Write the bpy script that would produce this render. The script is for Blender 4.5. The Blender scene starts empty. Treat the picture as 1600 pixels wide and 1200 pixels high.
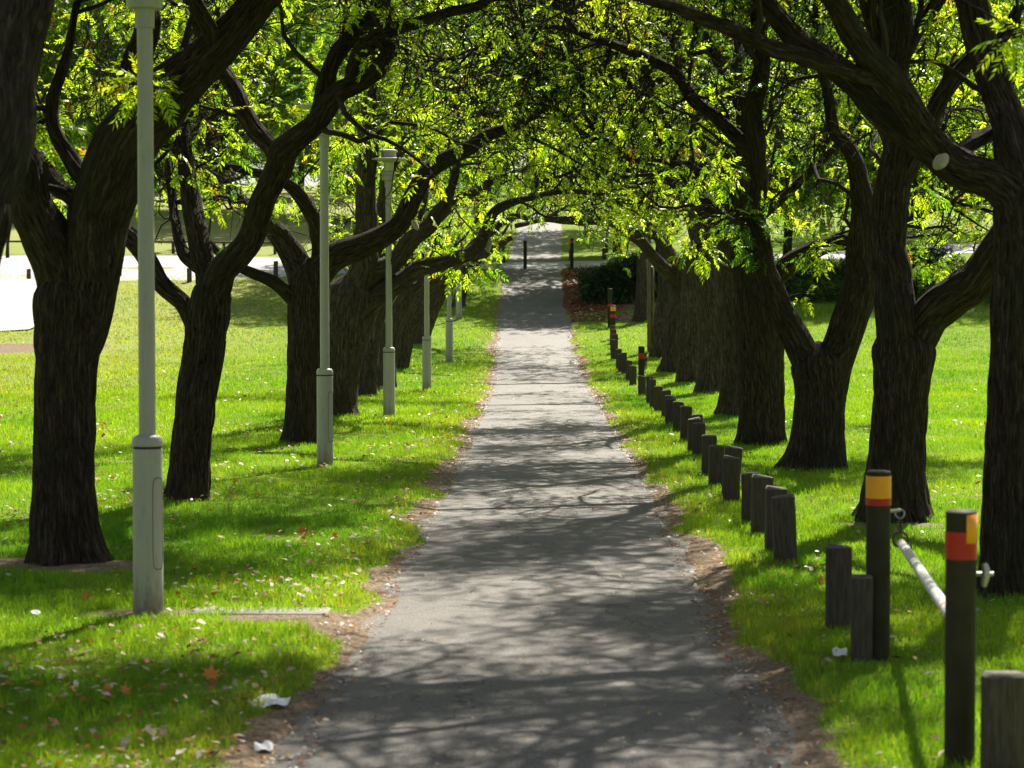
import bpy, math, random
import numpy as np
import zlib
SEED = {}
from mathutils import Vector
random.seed(11)
rng = np.random.default_rng(11)
C = bpy.context.scene.collection
R = math.radians

# ------------------------------------------------------------ camera, sky, sun, exposure
FPX = 3430.0                      # focal length in pixels of the 1600 px wide photograph
CAM = np.array([0.0, 0.0, 2.2])
PITCH = math.atan((600 - 470) / FPX)
cd = bpy.data.cameras.new('camera'); cam = bpy.data.objects.new('camera', cd); C.objects.link(cam)
cam.location = CAM; cam.rotation_euler = (math.pi / 2 - PITCH, 0, 0)
cd.sensor_width = 36; cd.lens = FPX / 1600 * 36; cd.clip_start = 0.1; cd.clip_end = 3000
cd.dof.use_dof = True; cd.dof.focus_distance = 30; cd.dof.aperture_fstop = 4.0
S = bpy.context.scene; S.camera = cam
SUN_EL, SUN_AZ = R(47), R(22)      # azimuth measured from +Y (straight ahead) towards +X
w = bpy.data.worlds.new('World'); S.world = w; w.use_nodes = True
nt = w.node_tree; bg = nt.nodes['Background']
sky = nt.nodes.new('ShaderNodeTexSky'); sky.sky_type = 'NISHITA'; sky.sun_disc = False
sky.sun_elevation = SUN_EL; sky.sun_rotation = SUN_AZ
hs = nt.nodes.new('ShaderNodeHueSaturation'); hs.inputs['Saturation'].default_value = .5; nt.links.new(sky.outputs[0], hs.inputs['Color'])
nt.links.new(hs.outputs[0], bg.inputs[0]); bg.inputs[1].default_value = 0.052
sl = bpy.data.lights.new('sun', 'SUN'); sl.energy = 5.0; sl.angle = R(0.55); sl.color = (1.0, 0.94, 0.83)
so = bpy.data.objects.new('sun', sl); C.objects.link(so)
sv = Vector((math.sin(SUN_AZ) * math.cos(SUN_EL), math.cos(SUN_AZ) * math.cos(SUN_EL), math.sin(SUN_EL)))
so.rotation_euler = sv.to_track_quat('Z', 'Y').to_euler(); so.location = (20, 40, 60)
S.view_settings.view_transform = 'Standard'; S.view_settings.look = 'None'
S.view_settings.gamma = 1; S.view_settings.exposure = 1.22
S.cycles.use_denoising = True
S.cycles.max_bounces = 7; S.cycles.diffuse_bounces = 3; S.cycles.glossy_bounces = 2
S.cycles.transmission_bounces = 4; S.cycles.caustics_reflective = False; S.cycles.caustics_refractive = False

# ------------------------------------------------------------ helpers: noise, projection, terrain
def _h(i, j, k, s):
    n = (i * 374761393 + j * 668265263 + k * 2147483647 % 1274126177 + s * 974634777) & 0xffffffff
    n = (n ^ (n >> 13)) * 1274126177 & 0xffffffff
    n = (n ^ (n >> 16)) * 2246822519 & 0xffffffff
    return ((n ^ (n >> 15)) & 0xffffff) / float(0xffffff)
def noise3(x, y, z, s=0):
    x, y, z = np.broadcast_arrays(np.asarray(x, float), np.asarray(y, float), np.asarray(z, float))
    i, j, k = np.floor(x).astype(np.int64), np.floor(y).astype(np.int64), np.floor(z).astype(np.int64)
    u, v, t = x - i, y - j, z - k
    u, v, t = u*u*(3-2*u), v*v*(3-2*v), t*t*(3-2*t)
    k = k * 7919
    def L(a, b, f): return a + (b - a) * f
    k2 = k + 7919
    return L(L(L(_h(i,j,k,s), _h(i+1,j,k,s), u), L(_h(i,j+1,k,s), _h(i+1,j+1,k,s), u), v),
             L(L(_h(i,j,k2,s), _h(i+1,j,k2,s), u), L(_h(i,j+1,k2,s), _h(i+1,j+1,k2,s), u), v), t)
def noise2(x, y, s=0): return noise3(x, y, 0.0, s)
def smooth(a, b, x):
    t = np.clip((x - a) / (b - a), 0, 1); return t * t * (3 - 2 * t)

CA, SA = math.cos(PITCH), math.sin(PITCH)
def pt(x, y, d):
    """the world point seen at photo pixel (x, y) at distance d along +Y"""
    u, v = (x - 800) / FPX, (600 - y) / FPX
    yy = CA + v * SA; t = d / yy
    return np.array([u * t, d, CAM[2] + (-SA + v * CA) * t])
PROF = [(1200, 10.3), (955, 15.1), (728, 27.8), (652, 38.5), (610, 50), (566, 61), (530, 68), (500, 74), (460, 81),
        (421, 88), (410, 92), (395, 98), (350, 115), (322, 135), (305, 165), (290, 260)]
_d = np.array([0.0, 5.0] + [p[1] for p in PROF] + [420, 900])
_z = np.array([pt(800, *p)[2] for p in PROF]); _z = np.concatenate([[_z[0] + 0.02, _z[0]], _z, [_z[-1] + 6, _z[-1] + 8]])
_gy = np.arange(-40, 900, 0.25); _gz = np.interp(_gy, _d, _z)
_k = np.exp(-np.linspace(-2.5, 2.5, 21) ** 2 / 2); _k /= _k.sum()
_gz = np.convolve(np.pad(_gz, 10, 'edge'), _k, 'valid')
def prof(Y): return np.interp(Y, _gy, _gz)
_cy = [0, 10.3, 15.1, 27.8, 38.5, 50, 61, 74, 88, 98, 115, 160]
_cx = [-0.1, 0.08, 0.23, 0.43, 0.55, 0.66, 0.66, 0.70, 0.84, 1.05, 1.5, 2.5]
def path_x(Y): return np.interp(Y, _cy, _cx)
def edge_n(X, Y): return (noise2(Y * 1.1, X * 0 + np.sign(X) * 9, 3) - .5) * .19 + (noise2(X * 5, Y * 5, 4) - .5) * .12
def ground(X, Y):
    X = np.asarray(X, float); Y = np.asarray(Y, float)
    dx = np.abs(X - path_x(Y)) + edge_n(X - path_x(Y), Y) - .16 * smooth(14.5, 10.5, Y)
    b = (noise2(X * .35, Y * .35, 1) - .5) * .10 * smooth(1.6, 5, dx)
    return prof(Y) - 0.025 + 0.075 * smooth(.80, 1.5, dx) + b
def gz(X, Y): return float(ground(X, Y))
def hit(x, y):
    """ground point under photo pixel (x, y)"""
    lo, hi = 4.0, 300.0; prev = 4.0
    for d in np.arange(4, 300, 0.25):
        p = pt(x, y, d)
        if p[2] < gz(p[0], d):
            lo, hi = d - .25, d; break
    for _ in range(14):
        m = (lo + hi) / 2; p = pt(x, y, m)
        if p[2] < gz(p[0], m): hi = m
        else: lo = m
    p = pt(x, y, hi); return np.array([p[0], hi, gz(p[0], hi)])

# ------------------------------------------------------------ helpers: meshes
class Acc:
    def __init__(s): s.v = []; s.f = []; s.c = []; s.b = []; s.n = 0
    def add(s, v, f, c=None, b=None):
        v = np.asarray(v, np.float32).reshape(-1, 3); f = np.asarray(f, np.int64)
        s.v.append(v); s.f.append(f + s.n); s.n += len(v)
        s.c.append(np.zeros((len(v), 4), np.float32) if c is None else np.broadcast_to(np.asarray(c, np.float32), (len(v), 4)))
        s.b.append(np.zeros((len(v), 3), np.float32) if b is None else np.asarray(b, np.float32))
    def build(s, name, mat, parent=None, shade=False, col=False, bark=False):
        v = np.concatenate(s.v); me = bpy.data.meshes.new(name)
        me.vertices.add(len(v)); me.vertices.foreach_set('co', v.ravel())
        tot = np.concatenate([np.full(len(f), f.shape[1], np.int32) for f in s.f])
        idx = np.concatenate([f.ravel() for f in s.f]).astype(np.int32)
        me.loops.add(len(idx)); me.loops.foreach_set('vertex_index', idx)
        me.polygons.add(len(tot)); st = np.zeros(len(tot), np.int32); st[1:] = np.cumsum(tot)[:-1]
        me.polygons.foreach_set('loop_start', st); me.polygons.foreach_set('loop_total', tot)
        if shade: me.polygons.foreach_set('use_smooth', np.ones(len(tot), bool))
        if col:
            a = me.attributes.new('col', 'FLOAT_COLOR', 'POINT'); a.data.foreach_set('color', np.concatenate(s.c).ravel())
        if bark:
            a = me.attributes.new('bk', 'FLOAT_VECTOR', 'POINT'); a.data.foreach_set('vector', np.concatenate(s.b).ravel())
        me.materials.append(mat); me.update(calc_edges=True)
        o = bpy.data.objects.new(name, me); C.objects.link(o)
        if parent is not None:
            o.parent = parent; o.matrix_parent_inverse = parent.matrix_world.inverted() if False else o.matrix_parent_inverse
            o.location = -Vector(parent.location) if parent.get('_w') else (0, 0, 0)
        return o
def tag(o, label=None, cat=None, group=None, kind=None):
    if label: o['label'] = label
    if cat: o['category'] = cat
    if group: o['group'] = group
    if kind: o['kind'] = kind
    return o
def thing(name, loc, label, cat, group=None):
    o = bpy.data.objects.new(name, None); C.objects.link(o); o.location = [float(a) for a in loc]; o.empty_display_size = .2
    return tag(o, label, cat, group)
def place(o, loc, parent):           # a mesh built in world coordinates hung under a thing whose Empty stands at loc
    o.parent = parent; o.location = -Vector([float(a) for a in loc]); return o

def catmull(P, step):
    P = np.asarray(P, float); Q = np.vstack([2 * P[0] - P[1], P, 2 * P[-1] - P[-2]]); out = []
    for i in range(1, len(Q) - 2):
        L = np.linalg.norm(Q[i+1, :3] - Q[i, :3]); n = max(2, int(L / step)); t = (np.arange(n) / n)[:, None]
        out.append(.5 * (2*Q[i] + (Q[i+1]-Q[i-1])*t + (2*Q[i-1]-5*Q[i]+4*Q[i+1]-Q[i+2])*t*t + (3*Q[i]-Q[i-1]-3*Q[i+1]+Q[i+2])*t**3))
    return np.vstack(out + [Q[-2][None]])
def tube(A, PR, sides, furrow=0.0, off=0.0, lump=0.0, cap=True, flare=0.0):
    """PR rows (x, y, z, radius); bark coordinates ride along"""
    P, r = PR[:, :3], PR[:, 3]; n = len(P)
    T = np.gradient(P, axis=0); T /= np.linalg.norm(T, axis=1)[:, None] + 1e-9
    N = np.zeros_like(T); a = np.array([1.0, 0, 0]) if abs(T[0, 0]) < .8 else np.array([0, 1.0, 0])
    a = a - T[0] * (a @ T[0]); N[0] = a / np.linalg.norm(a)
    for i in range(1, n):
        a = N[i-1] - T[i] * (N[i-1] @ T[i]); N[i] = a / (np.linalg.norm(a) + 1e-9)
    B = np.cross(T, N); L = np.concatenate([[0], np.cumsum(np.linalg.norm(np.diff(P, axis=0), axis=1))]) + off
    th = np.linspace(0, 2 * math.pi, sides, endpoint=False); c, s_ = np.cos(th)[None, :], np.sin(th)[None, :]
    R0 = np.maximum(r, .02)[:, None]; LL = np.broadcast_to(L[:, None], (n, sides))
    tw = th[None, :] + LL * .25
    bx, by = np.cos(tw) * R0.mean(), np.sin(tw) * R0.mean()
    rad = np.broadcast_to(r[:, None], (n, sides)).copy()
    if lump: rad = rad * (1 + lump * (noise3(bx * 6 + off, by * 6, LL * 1.6, 7) - .5) * 2)
    if flare:       # buttress roots run out from the foot
        lob = noise3(np.cos(th) * 1.9 + off, np.sin(th) * 1.9, 0.0, 9)[None, :]; lob = np.clip((lob - .42) * 3.4, 0, 1)
        rad = rad * (1 + flare * lob * np.exp(-np.maximum(LL - off - .1, 0) / .22))
    if furrow:
        f1 = np.abs(noise3(bx * 26 + 50, by * 26, LL * 3.0, 5) - .5) * 2
        f2 = noise3(bx * 55, by * 55 + 20, LL * 7, 6)
        rad = rad + furrow * (f1 ** .6 * 1.3 - .75 + (f2 - .5) * .5)
    V = P[:, None, :] + rad[:, :, None] * (c[:, :, None] * N[:, None, :] + s_[:, :, None] * B[:, None, :])
    bk = np.stack([bx * 1.0, by * 1.0, LL], -1).reshape(-1, 3)
    i = np.arange(n - 1)[:, None]; j = np.arange(sides)[None, :]; j2 = (j + 1) % sides
    F = np.stack([i*sides+j, i*sides+j2, (i+1)*sides+j2, (i+1)*sides+j], -1).reshape(-1, 4)
    A.add(V.reshape(-1, 3), F, b=bk)
    if cap:
        k = (n - 1) * sides
        A.add(np.vstack([V[-1], P[-1][None] + T[-1] * r[-1] * .3]), np.array([[q, (q+1) % sides, sides] for q in range(sides)]), b=np.vstack([bk[k:k+sides], bk[k:k+1]]))
def twig_batch(A, P, r0, r1, sides):
    """P (B, n, 3) polylines, r0/r1 (B,) radii"""
    Bn, n, _ = P.shape
    if Bn == 0: return
    T = np.gradient(P, axis=1); T /= np.linalg.norm(T, axis=2, keepdims=True) + 1e-9
    ref = np.broadcast_to(np.array([.31, .52, .79]), T.shape); N = np.cross(T, ref); N /= np.linalg.norm(N, axis=2, keepdims=True) + 1e-9
    Bi = np.cross(T, N); t = np.linspace(0, 1, n)[None, :]
    r = r0[:, None] * (1 - t) + r1[:, None] * t
    th = np.linspace(0, 2 * math.pi, sides, endpoint=False)
    V = P[:, :, None, :] + r[:, :, None, None] * (np.cos(th)[None, None, :, None] * N[:, :, None, :] + np.sin(th)[None, None, :, None] * Bi[:, :, None, :])
    b = np.arange(Bn)[:, None, None] * n * sides; i = np.arange(n - 1)[None, :, None] * sides; j = np.arange(sides)[None, None, :]; j2 = (j + 1) % sides
    F = np.stack([b+i+j, b+i+j2, b+i+sides+j2, b+i+sides+j], -1).reshape(-1, 4)
    L = (np.arange(n) * .1)[None, :, None] + np.zeros((Bn, n, sides))
    bk = np.stack([np.cos(th)[None, None, :] * .05 + L * 0, np.sin(th)[None, None, :] * .05 + L * 0, L], -1).reshape(-1, 3)
    A.add(V.reshape(-1, 3), F, b=bk)
def lathe(prof_, sides=32, z0=0.0):
    P = np.array(prof_, float); th = np.linspace(0, 2 * math.pi, sides, endpoint=False); n = len(P)
    V = np.stack([P[:, :1] * np.cos(th), P[:, :1] * np.sin(th), np.broadcast_to(P[:, 1:2] + z0, (n, sides))], -1).reshape(-1, 3)
    i = np.arange(n - 1)[:, None]; j = np.arange(sides)[None, :]; j2 = (j + 1) % sides
    return V, np.stack([i*sides+j, i*sides+j2, (i+1)*sides+j2, (i+1)*sides+j], -1).reshape(-1, 4)
def box(sx, sy, sz, c=(0, 0, 0)):
    v = np.array([[x, y, z] for x in (-.5, .5) for y in (-.5, .5) for z in (-.5, .5)]) * [sx, sy, sz] + np.array(c)
    return v, np.array([[0,1,3,2],[4,6,7,5],[0,4,5,1],[2,3,7,6],[0,2,6,4],[1,5,7,3]])

# ------------------------------------------------------------ materials
def mat(name):
    m = bpy.data.materials.new(name); m.use_nodes = True; return m, m.node_tree, m.node_tree.nodes['Principled BSDF']
def N(t, k, **kw):
    n = t.nodes.new(k)
    for a, b in kw.items(): setattr(n, a, b)
    return n
def ramp(t, fac, stops):
    r = N(t, 'ShaderNodeValToRGB'); e = r.color_ramp.elements
    while len(e) < len(stops): e.new(.5)
    for q, (p, c) in zip(e, stops): q.position = p; q.color = (*c, 1)
    t.links.new(fac, r.inputs[0]); return r.outputs[0]
def mixc(t, f, a, b, mode='MIX'):
    m = N(t, 'ShaderNodeMix', data_type='RGBA', blend_type=mode)
    for s, v in ((0, f), (6, a), (7, b)):
        if hasattr(v, 'links'): t.links.new(v, m.inputs[s])
        else: m.inputs[s].default_value = v if s == 0 else (*v, 1)
    return m.outputs[2]
def noise(t, vec, scale, detail=4, rough=.55):
    n = N(t, 'ShaderNodeTexNoise'); n.inputs['Scale'].default_value = scale; n.inputs['Detail'].default_value = detail; n.inputs['Roughness'].default_value = rough
    if vec is not None: t.links.new(vec, n.inputs['Vector'])
    return n.outputs[0]
def pos(t): return N(t, 'ShaderNodeNewGeometry').outputs['Position']
def scaled(t, vec, s):
    m = N(t, 'ShaderNodeMapping'); m.inputs['Scale'].default_value = s; t.links.new(vec, m.inputs[0]); return m.outputs[0]
def bump(t, b, h, strength=.5, dist=.02):
    n = N(t, 'ShaderNodeBump'); n.inputs['Strength'].default_value = strength; n.inputs['Distance'].default_value = dist
    t.links.new(h, n.inputs['Height']); t.links.new(n.outputs[0], b.inputs['Normal'])

def bark_mat(name, dark, light, grey):
    m, t, b = mat(name); at = N(t, 'ShaderNodeAttribute', attribute_name='bk').outputs['Vector']
    wp = N(t, 'ShaderNodeTexNoise'); wp.inputs['Scale'].default_value = 9; t.links.new(at, wp.inputs[0]); wa = N(t, 'ShaderNodeVectorMath', operation='MULTIPLY_ADD'); t.links.new(wp.outputs[1], wa.inputs[0]); wa.inputs[1].default_value = (.035, .035, .1); t.links.new(at, wa.inputs[2]); at = wa.outputs[0]
    f = noise(t, scaled(t, at, (40, 40, 3.6)), 1.0, 6, .7)
    g = noise(t, scaled(t, at, (70, 70, 9)), 1.0, 3, .6); big = noise(t, scaled(t, at, (3, 3, 1.1)), 1.0, 3)
    c = ramp(t, f, [(.40, dark), (.52, light), (.66, grey)])
    c = mixc(t, .45, c, ramp(t, g, [(.3, tuple(q * .5 for q in dark)), (.7, grey)]))
    c = mixc(t, ramp(t, big, [(.45, (0, 0, 0)), (.7, (.6, .6, .6))]), c, (.040, .040, .022))
    t.links.new(c, b.inputs['Base Color']); b.inputs['Roughness'].default_value = .95; b.inputs['Specular IOR Level'].default_value = .15
    vo = N(t, 'ShaderNodeTexVoronoi', feature='DISTANCE_TO_EDGE'); vo.inputs['Scale'].default_value = 1.0; t.links.new(scaled(t, at, (30, 30, 2.6)), vo.inputs['Vector'])
    ck = ramp(t, vo.outputs[0], [(.0, (.3, .3, .3)), (.22, (1, 1, 1))]); c = mixc(t, .55, c, ck, 'MULTIPLY'); t.links.new(c, b.inputs['Base Color'])
    mx = N(t, 'ShaderNodeMath', operation='ADD'); t.links.new(f, mx.inputs[0]); t.links.new(g, mx.inputs[1])
    m2 = N(t, 'ShaderNodeMath', operation='MULTIPLY_ADD'); t.links.new(ck, m2.inputs[0]); m2.inputs[1].default_value = .35; t.links.new(mx.outputs[0], m2.inputs[2]); bump(t, b, m2.outputs[0], 1.0, .035); return m
M = {}
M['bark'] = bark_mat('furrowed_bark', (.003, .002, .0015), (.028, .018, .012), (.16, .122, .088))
M['bark_pale'] = bark_mat('grey_furrowed_bark', (.006, .0045, .003), (.062, .046, .032), (.24, .195, .15))  # paler, greyer bark given to the avenue trees farther off
M['twig'] = bark_mat('twig_bark', (.025, .018, .013), (.075, .056, .042), (.17, .145, .118))
def leaf_mat(name, trans, gloss=.35, tint=(1.5, 1.35, .45)):
    m = bpy.data.materials.new(name); m.use_nodes = True; t = m.node_tree; t.nodes.clear()
    out = N(t, 'ShaderNodeOutputMaterial'); at = N(t, 'ShaderNodeAttribute', attribute_name='col').outputs['Color']
    c = mixc(t, 1.0, at, ramp(t, noise(t, pos(t), 9, 2), [(.3, (.78, .8, .75)), (.7, (1.15, 1.12, 1.1))]), 'MULTIPLY')
    d = N(t, 'ShaderNodeBsdfPrincipled'); t.links.new(c, d.inputs['Base Color']); d.inputs['Roughness'].default_value = gloss; d.inputs['Specular IOR Level'].default_value = .45
    tr = N(t, 'ShaderNodeBsdfTranslucent'); t.links.new(mixc(t, 1.0, c, tint, 'MULTIPLY'), tr.inputs[0])
    mx = N(t, 'ShaderNodeMixShader'); mx.inputs[0].default_value = trans
    t.links.new(d.outputs[0], mx.inputs[1]); t.links.new(tr.outputs[0], mx.inputs[2]); t.links.new(mx.outputs[0], out.inputs[0]); return m
M['leaf'] = leaf_mat('pinnate_leaf', .64, .34, (3.0, 2.95, .75))
M['grass'] = leaf_mat('grass_blade', .5, .5, (1.9, 1.75, .5))
M['litter'] = leaf_mat('dry_leaf', .25, .5, (1.3, 1.0, .7))
M['hedge'] = leaf_mat('hedge_leaf', .25, .3, (1.2, 1.2, .6))

def simple(name, c0, c1, scale=12, rough=.7, bstr=.2, bdist=.004, stretch=(1, 1, 1), metal=0.0, spec=.4):
    m, t, b = mat(name); tc = N(t, 'ShaderNodeTexCoord').outputs['Object']; v = scaled(t, tc, stretch)
    n = noise(t, v, scale, 5, .6); t.links.new(ramp(t, n, [(.3, c0), (.7, c1)]), b.inputs['Base Color'])
    b.inputs['Roughness'].default_value = rough; b.inputs['Metallic'].default_value = metal; b.inputs['Specular IOR Level'].default_value = spec
    bump(t, b, n, bstr, bdist); return m
M['wood'] = simple('weathered_timber', (.035, .027, .020), (.10, .082, .062), 6, .9, .8, .006, (14, 14, 1.2))
M['wood_top'] = simple('pale_end_grain', (.07, .062, .05), (.17, .155, .13), 26, .9, .6, .004)
M['olive'] = simple('olive_paint', (.024, .023, .010), (.040, .037, .017), 6, .7, .1, .002, spec=.2)
M['orange'] = simple('orange_reflector', (.82, .32, .01), (.9, .38, .015), 8, .35, .05, .001)
M['red'] = simple('red_reflector', (.40, .010, .005), (.47, .014, .008), 8, .35, .05, .001)
M['pole'] = simple('grey_powder_coat', (.36, .362, .305), (.40, .402, .342), 5, .45, .06, .002)
t = M['pole'].node_tree; b = t.nodes['Principled BSDF']; src = b.inputs['Base Color'].links[0].from_socket
tc = N(t, 'ShaderNodeTexCoord').outputs['Object']; sx = N(t, 'ShaderNodeSeparateXYZ'); t.links.new(tc, sx.inputs[0])
mr = N(t, 'ShaderNodeMapRange'); mr.inputs['From Min'].default_value = 0; mr.inputs['From Max'].default_value = .28; mr.inputs['To Min'].default_value = .38; mr.inputs['To Max'].default_value = -.05; t.links.new(sx.outputs[2], mr.inputs[0])
ad = N(t, 'ShaderNodeMath', operation='ADD'); t.links.new(mr.outputs[0], ad.inputs[0]); t.links.new(noise(t, scaled(t, tc, (12, 12, 3)), 2, 5, .7), ad.inputs[1])
c = mixc(t, ramp(t, ad.outputs[0], [(.52, (0, 0, 0)), (.85, (.75, .75, .75))]), src, (.16, .12, .075))
c = mixc(t, ramp(t, noise(t, scaled(t, tc, (9, 9, .6)), 3, 4, .7), [(.55, (0, 0, 0)), (.75, (.3, .3, .3))]), c, (.22, .21, .16)); t.links.new(c, b.inputs['Base Color'])
M['pole_dark'] = simple('dark_gap', (.05, .035, .02), (.08, .05, .03), 9, .8)
M['lens'] = simple('milky_plastic', (.55, .58, .5), (.62, .64, .56), 9, .3, .02, .001)
M['white'] = simple('white_paint', (.62, .62, .58), (.78, .78, .74), 9, .5, .1, .001)
M['metal'] = simple('galvanised_steel', (.25, .25, .25), (.42, .42, .4), 30, .4, .1, .001, metal=.8)
M['rust'] = simple('rusty_steel', (.05, .03, .02), (.14, .075, .04), 30, .8, .3, .002)
M['cut'] = simple('sawn_wood', (.27, .24, .195), (.42, .38, .32), 20, .8, .2, .002)
M['paper'] = simple('white_paper', (.75, .75, .76), (.86, .86, .86), 15, .7, .3, .004)
M['concrete'] = simple('concrete', (.2, .19, .16), (.32, .3, .26), 14, .9, .5, .006)
M['flagstone'] = simple('pale_pavement', (.42, .40, .38), (.55, .53, .5), 3, .85, .3, .004)
M['brown_post'] = simple('brown_timber', (.10, .075, .05), (.2, .155, .11), 6, .85, .5, .004, (6, 6, .7))

# asphalt
m, t, b = mat('asphalt'); p = pos(t)
fine = noise(t, p, 85, 3, .8); mid = noise(t, p, 24, 5, .75); big = noise(t, p, 1.1, 4, .6); spk = noise(t, p, 75, 1, .5)
c = ramp(t, mid, [(.36, (.095, .085, .073)), (.66, (.205, .186, .162))])
c = mixc(t, .6, c, ramp(t, fine, [(.36, (.045, .039, .032)), (.50, (.14, .126, .109)), (.64, (.30, .272, .237))]))
c = mixc(t, ramp(t, big, [(.42, (0, 0, 0)), (.7, (.5, .5, .5))]), c, (.20, .18, .155))
c = mixc(t, ramp(t, spk, [(.70, (0, 0, 0)), (.74, (.8, .8, .8))]), c, (.36, .33, .28))
vor = N(t, 'ShaderNodeTexVoronoi', feature='DISTANCE_TO_EDGE'); vor.inputs['Scale'].default_value = .55
wv = N(t, 'ShaderNodeVectorMath', operation='ADD'); wn = N(t, 'ShaderNodeTexNoise'); wn.inputs['Scale'].default_value = 3; t.links.new(p, wn.inputs[0]); t.links.new(p, wv.inputs[0]); t.links.new(wn.outputs[1], wv.inputs[1]); t.links.new(wv.outputs[0], vor.inputs['Vector'])
c = mixc(t, ramp(t, vor.outputs[0], [(.0, (.75, .75, .75)), (.012, (0, 0, 0))]), c, (.035, .03, .026))
t.links.new(c, b.inputs['Base Color']); b.inputs['Roughness'].default_value = .72; b.inputs['Specular IOR Level'].default_value = .5
ad = N(t, 'ShaderNodeMath', operation='ADD'); t.links.new(fine, ad.inputs[0]); t.links.new(mid, ad.inputs[1]); bump(t, b, ad.outputs[0], 1.0, .012)
M['asphalt'] = m
# pale concrete road
m, t, b = mat('pale_road'); p = pos(t)
c = ramp(t, noise(t, p, 4, 5, .65), [(.3, (.34, .32, .31)), (.7, (.50, .48, .47))]); t.links.new(c, b.inputs['Base Color']); b.inputs['Roughness'].default_value = .8
bump(t, b, noise(t, p, 60, 3), .5, .01); M['road'] = m
# ground: lawn soil, dirt near the path; mask in the 'col' attribute (r = dirt, g = dry, b = leaf litter)
m, t, b = mat('lawn_and_dirt'); p = pos(t); at = N(t, 'ShaderNodeAttribute', attribute_name='col')
sep = N(t, 'ShaderNodeSeparateColor'); t.links.new(at.outputs['Color'], sep.inputs[0])
g1 = noise(t, p, .6, 4); g2 = noise(t, p, 22, 4, .7); g3 = noise(t, scaled(t, p, (1, .35, 1)), 5, 4, .6)
gr = ramp(t, g2, [(.3, (.085, .15, .008)), (.55, (.165, .26, .016)), (.75, (.28, .35, .04))])
gr = mixc(t, ramp(t, g3, [(.4, (0, 0, 0)), (.7, (.55, .55, .55))]), gr, (.19, .27, .035))
gr = mixc(t, ramp(t, g1, [(.42, (0, 0, 0)), (.72, (.45, .45, .45))]), gr, (.25, .29, .06))
dry = ramp(t, g2, [(.3, (.20, .24, .055)), (.7, (.40, .40, .16))]); gr = mixc(t, sep.outputs[1], gr, dry)
di = ramp(t, g2, [(.28, (.11, .075, .048)), (.50, (.25, .185, .125)), (.66, (.33, .255, .18)), (.78, (.50, .42, .32))])
litter = ramp(t, noise(t, p, 45, 3, .8), [(.3, (.05, .02, .01)), (.5, (.16, .07, .03)), (.65, (.28, .15, .07)), (.75, (.45, .34, .22))])
di = mixc(t, sep.outputs[2], di, litter)
mp = N(t, 'ShaderNodeMath', operation='ADD'); mp.use_clamp = True; t.links.new(sep.outputs[0], mp.inputs[0])
mn = N(t, 'ShaderNodeMath', operation='MULTIPLY_ADD'); t.links.new(g3, mn.inputs[0]); mn.inputs[1].default_value = .8; mn.inputs[2].default_value = -.4; t.links.new(mn.outputs[0], mp.inputs[1])
msk = ramp(t, mp.outputs[0], [(.42, (0, 0, 0)), (.58, (1, 1, 1))])
t.links.new(mixc(t, msk, gr, di), b.inputs['Base Color']); b.inputs['Roughness'].default_value = .95; b.inputs['Specular IOR Level'].default_value = .1
bump(t, b, g2, 1.0, .05); M['ground'] = m

# ------------------------------------------------------------ setting: ground, path, roads
DIRT_SPOTS = [(hit(150, 885), .75, .35), (hit(235, 958), .55, .20), (hit(20, 880), .7, .3), (hit(470, 965), .75, .28),
              (hit(1250, 1190), .25, .5), (hit(560, 985), .35, .5), (hit(990, 497), 1.2, 1.0), (hit(20, 545), 3.0, 2.2), (hit(1390, 820), .7, .3)]
def dirt(X, Y):
    dx = np.abs(X - path_x(Y)); n = edge_n(X - path_x(Y), Y); dx = dx - .16 * smooth(14.5, 10.5, Y)
    wd = -.02 + .30 * noise2(Y * .55, np.sign(X - path_x(Y)) * 5 + X * 0, 21) + .06 * smooth(14, 9, Y) * (X > 0)
    a = 1 - smooth(0, .16, dx - (1.06 + wd - n * 1.2))
    for q, rx, ry in DIRT_SPOTS:
        a = np.maximum(a, 1 - smooth(.6, 1.15, np.hypot((X - q[0]) / rx, (Y - q[1]) / ry) + (noise2(X * 4, Y * 4, 8) - .5) * .5))
    return np.where(Y > 93, a * 0, a)
HEDGE_A = hit(940, 474)
def litter_mask(X, Y):
    c = path_x(Y)
    return np.clip((1 - smooth(1.3, 3.2, np.abs(X - c - 1.3))) * smooth(74, 77, Y) * (1 - smooth(88, 90, Y)) * (X > c), 0, 1)
def grid(xs, ys, zf, A, col=None):
    X, Y = np.meshgrid(xs, ys); Z = zf(X, Y); nx, ny = len(xs), len(ys)
    i = np.arange(ny - 1)[:, None]; j = np.arange(nx - 1)[None, :]
    F = np.stack([i*nx+j, i*nx+j+1, (i+1)*nx+j+1, (i+1)*nx+j], -1).reshape(-1, 4)
    A.add(np.stack([X, Y, Z], -1).reshape(-1, 3), F, c=None if col is None else col(X, Y).reshape(-1, 4))
xs = np.unique(np.round(np.concatenate([np.linspace(-600, -60, 14), np.linspace(-60, -12, 50), np.arange(-12, -2.2, .35), np.arange(-2.2, 3.6, .07), np.arange(3.6, 12, .35), np.linspace(12, 60, 50), np.linspace(60, 600, 14)]), 3))
ys = np.unique(np.round(np.concatenate([np.linspace(-40, 6, 12), np.arange(6, 30, .14), np.arange(30, 62, .3), np.arange(62, 120, .6), np.arange(120, 300, 4), np.linspace(300, 880, 12)]), 3))
def gcol(X, Y):
    d = dirt(X, Y); lm = litter_mask(X, Y)
    dry = np.clip(smooth(-5, -11, X) * smooth(34, 60, Y) * .75 + smooth(98, 110, Y) * .25 + smooth(.3, .8, d) * .9 + .35 * smooth(96, 92, Y) * smooth(78, 84, Y) * smooth(-6, -10, X), 0, 1)
    return np.stack([np.maximum(d, lm), dry, lm, np.ones_like(d)], -1)
A = Acc(); grid(xs, ys, ground, A, gcol)
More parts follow.
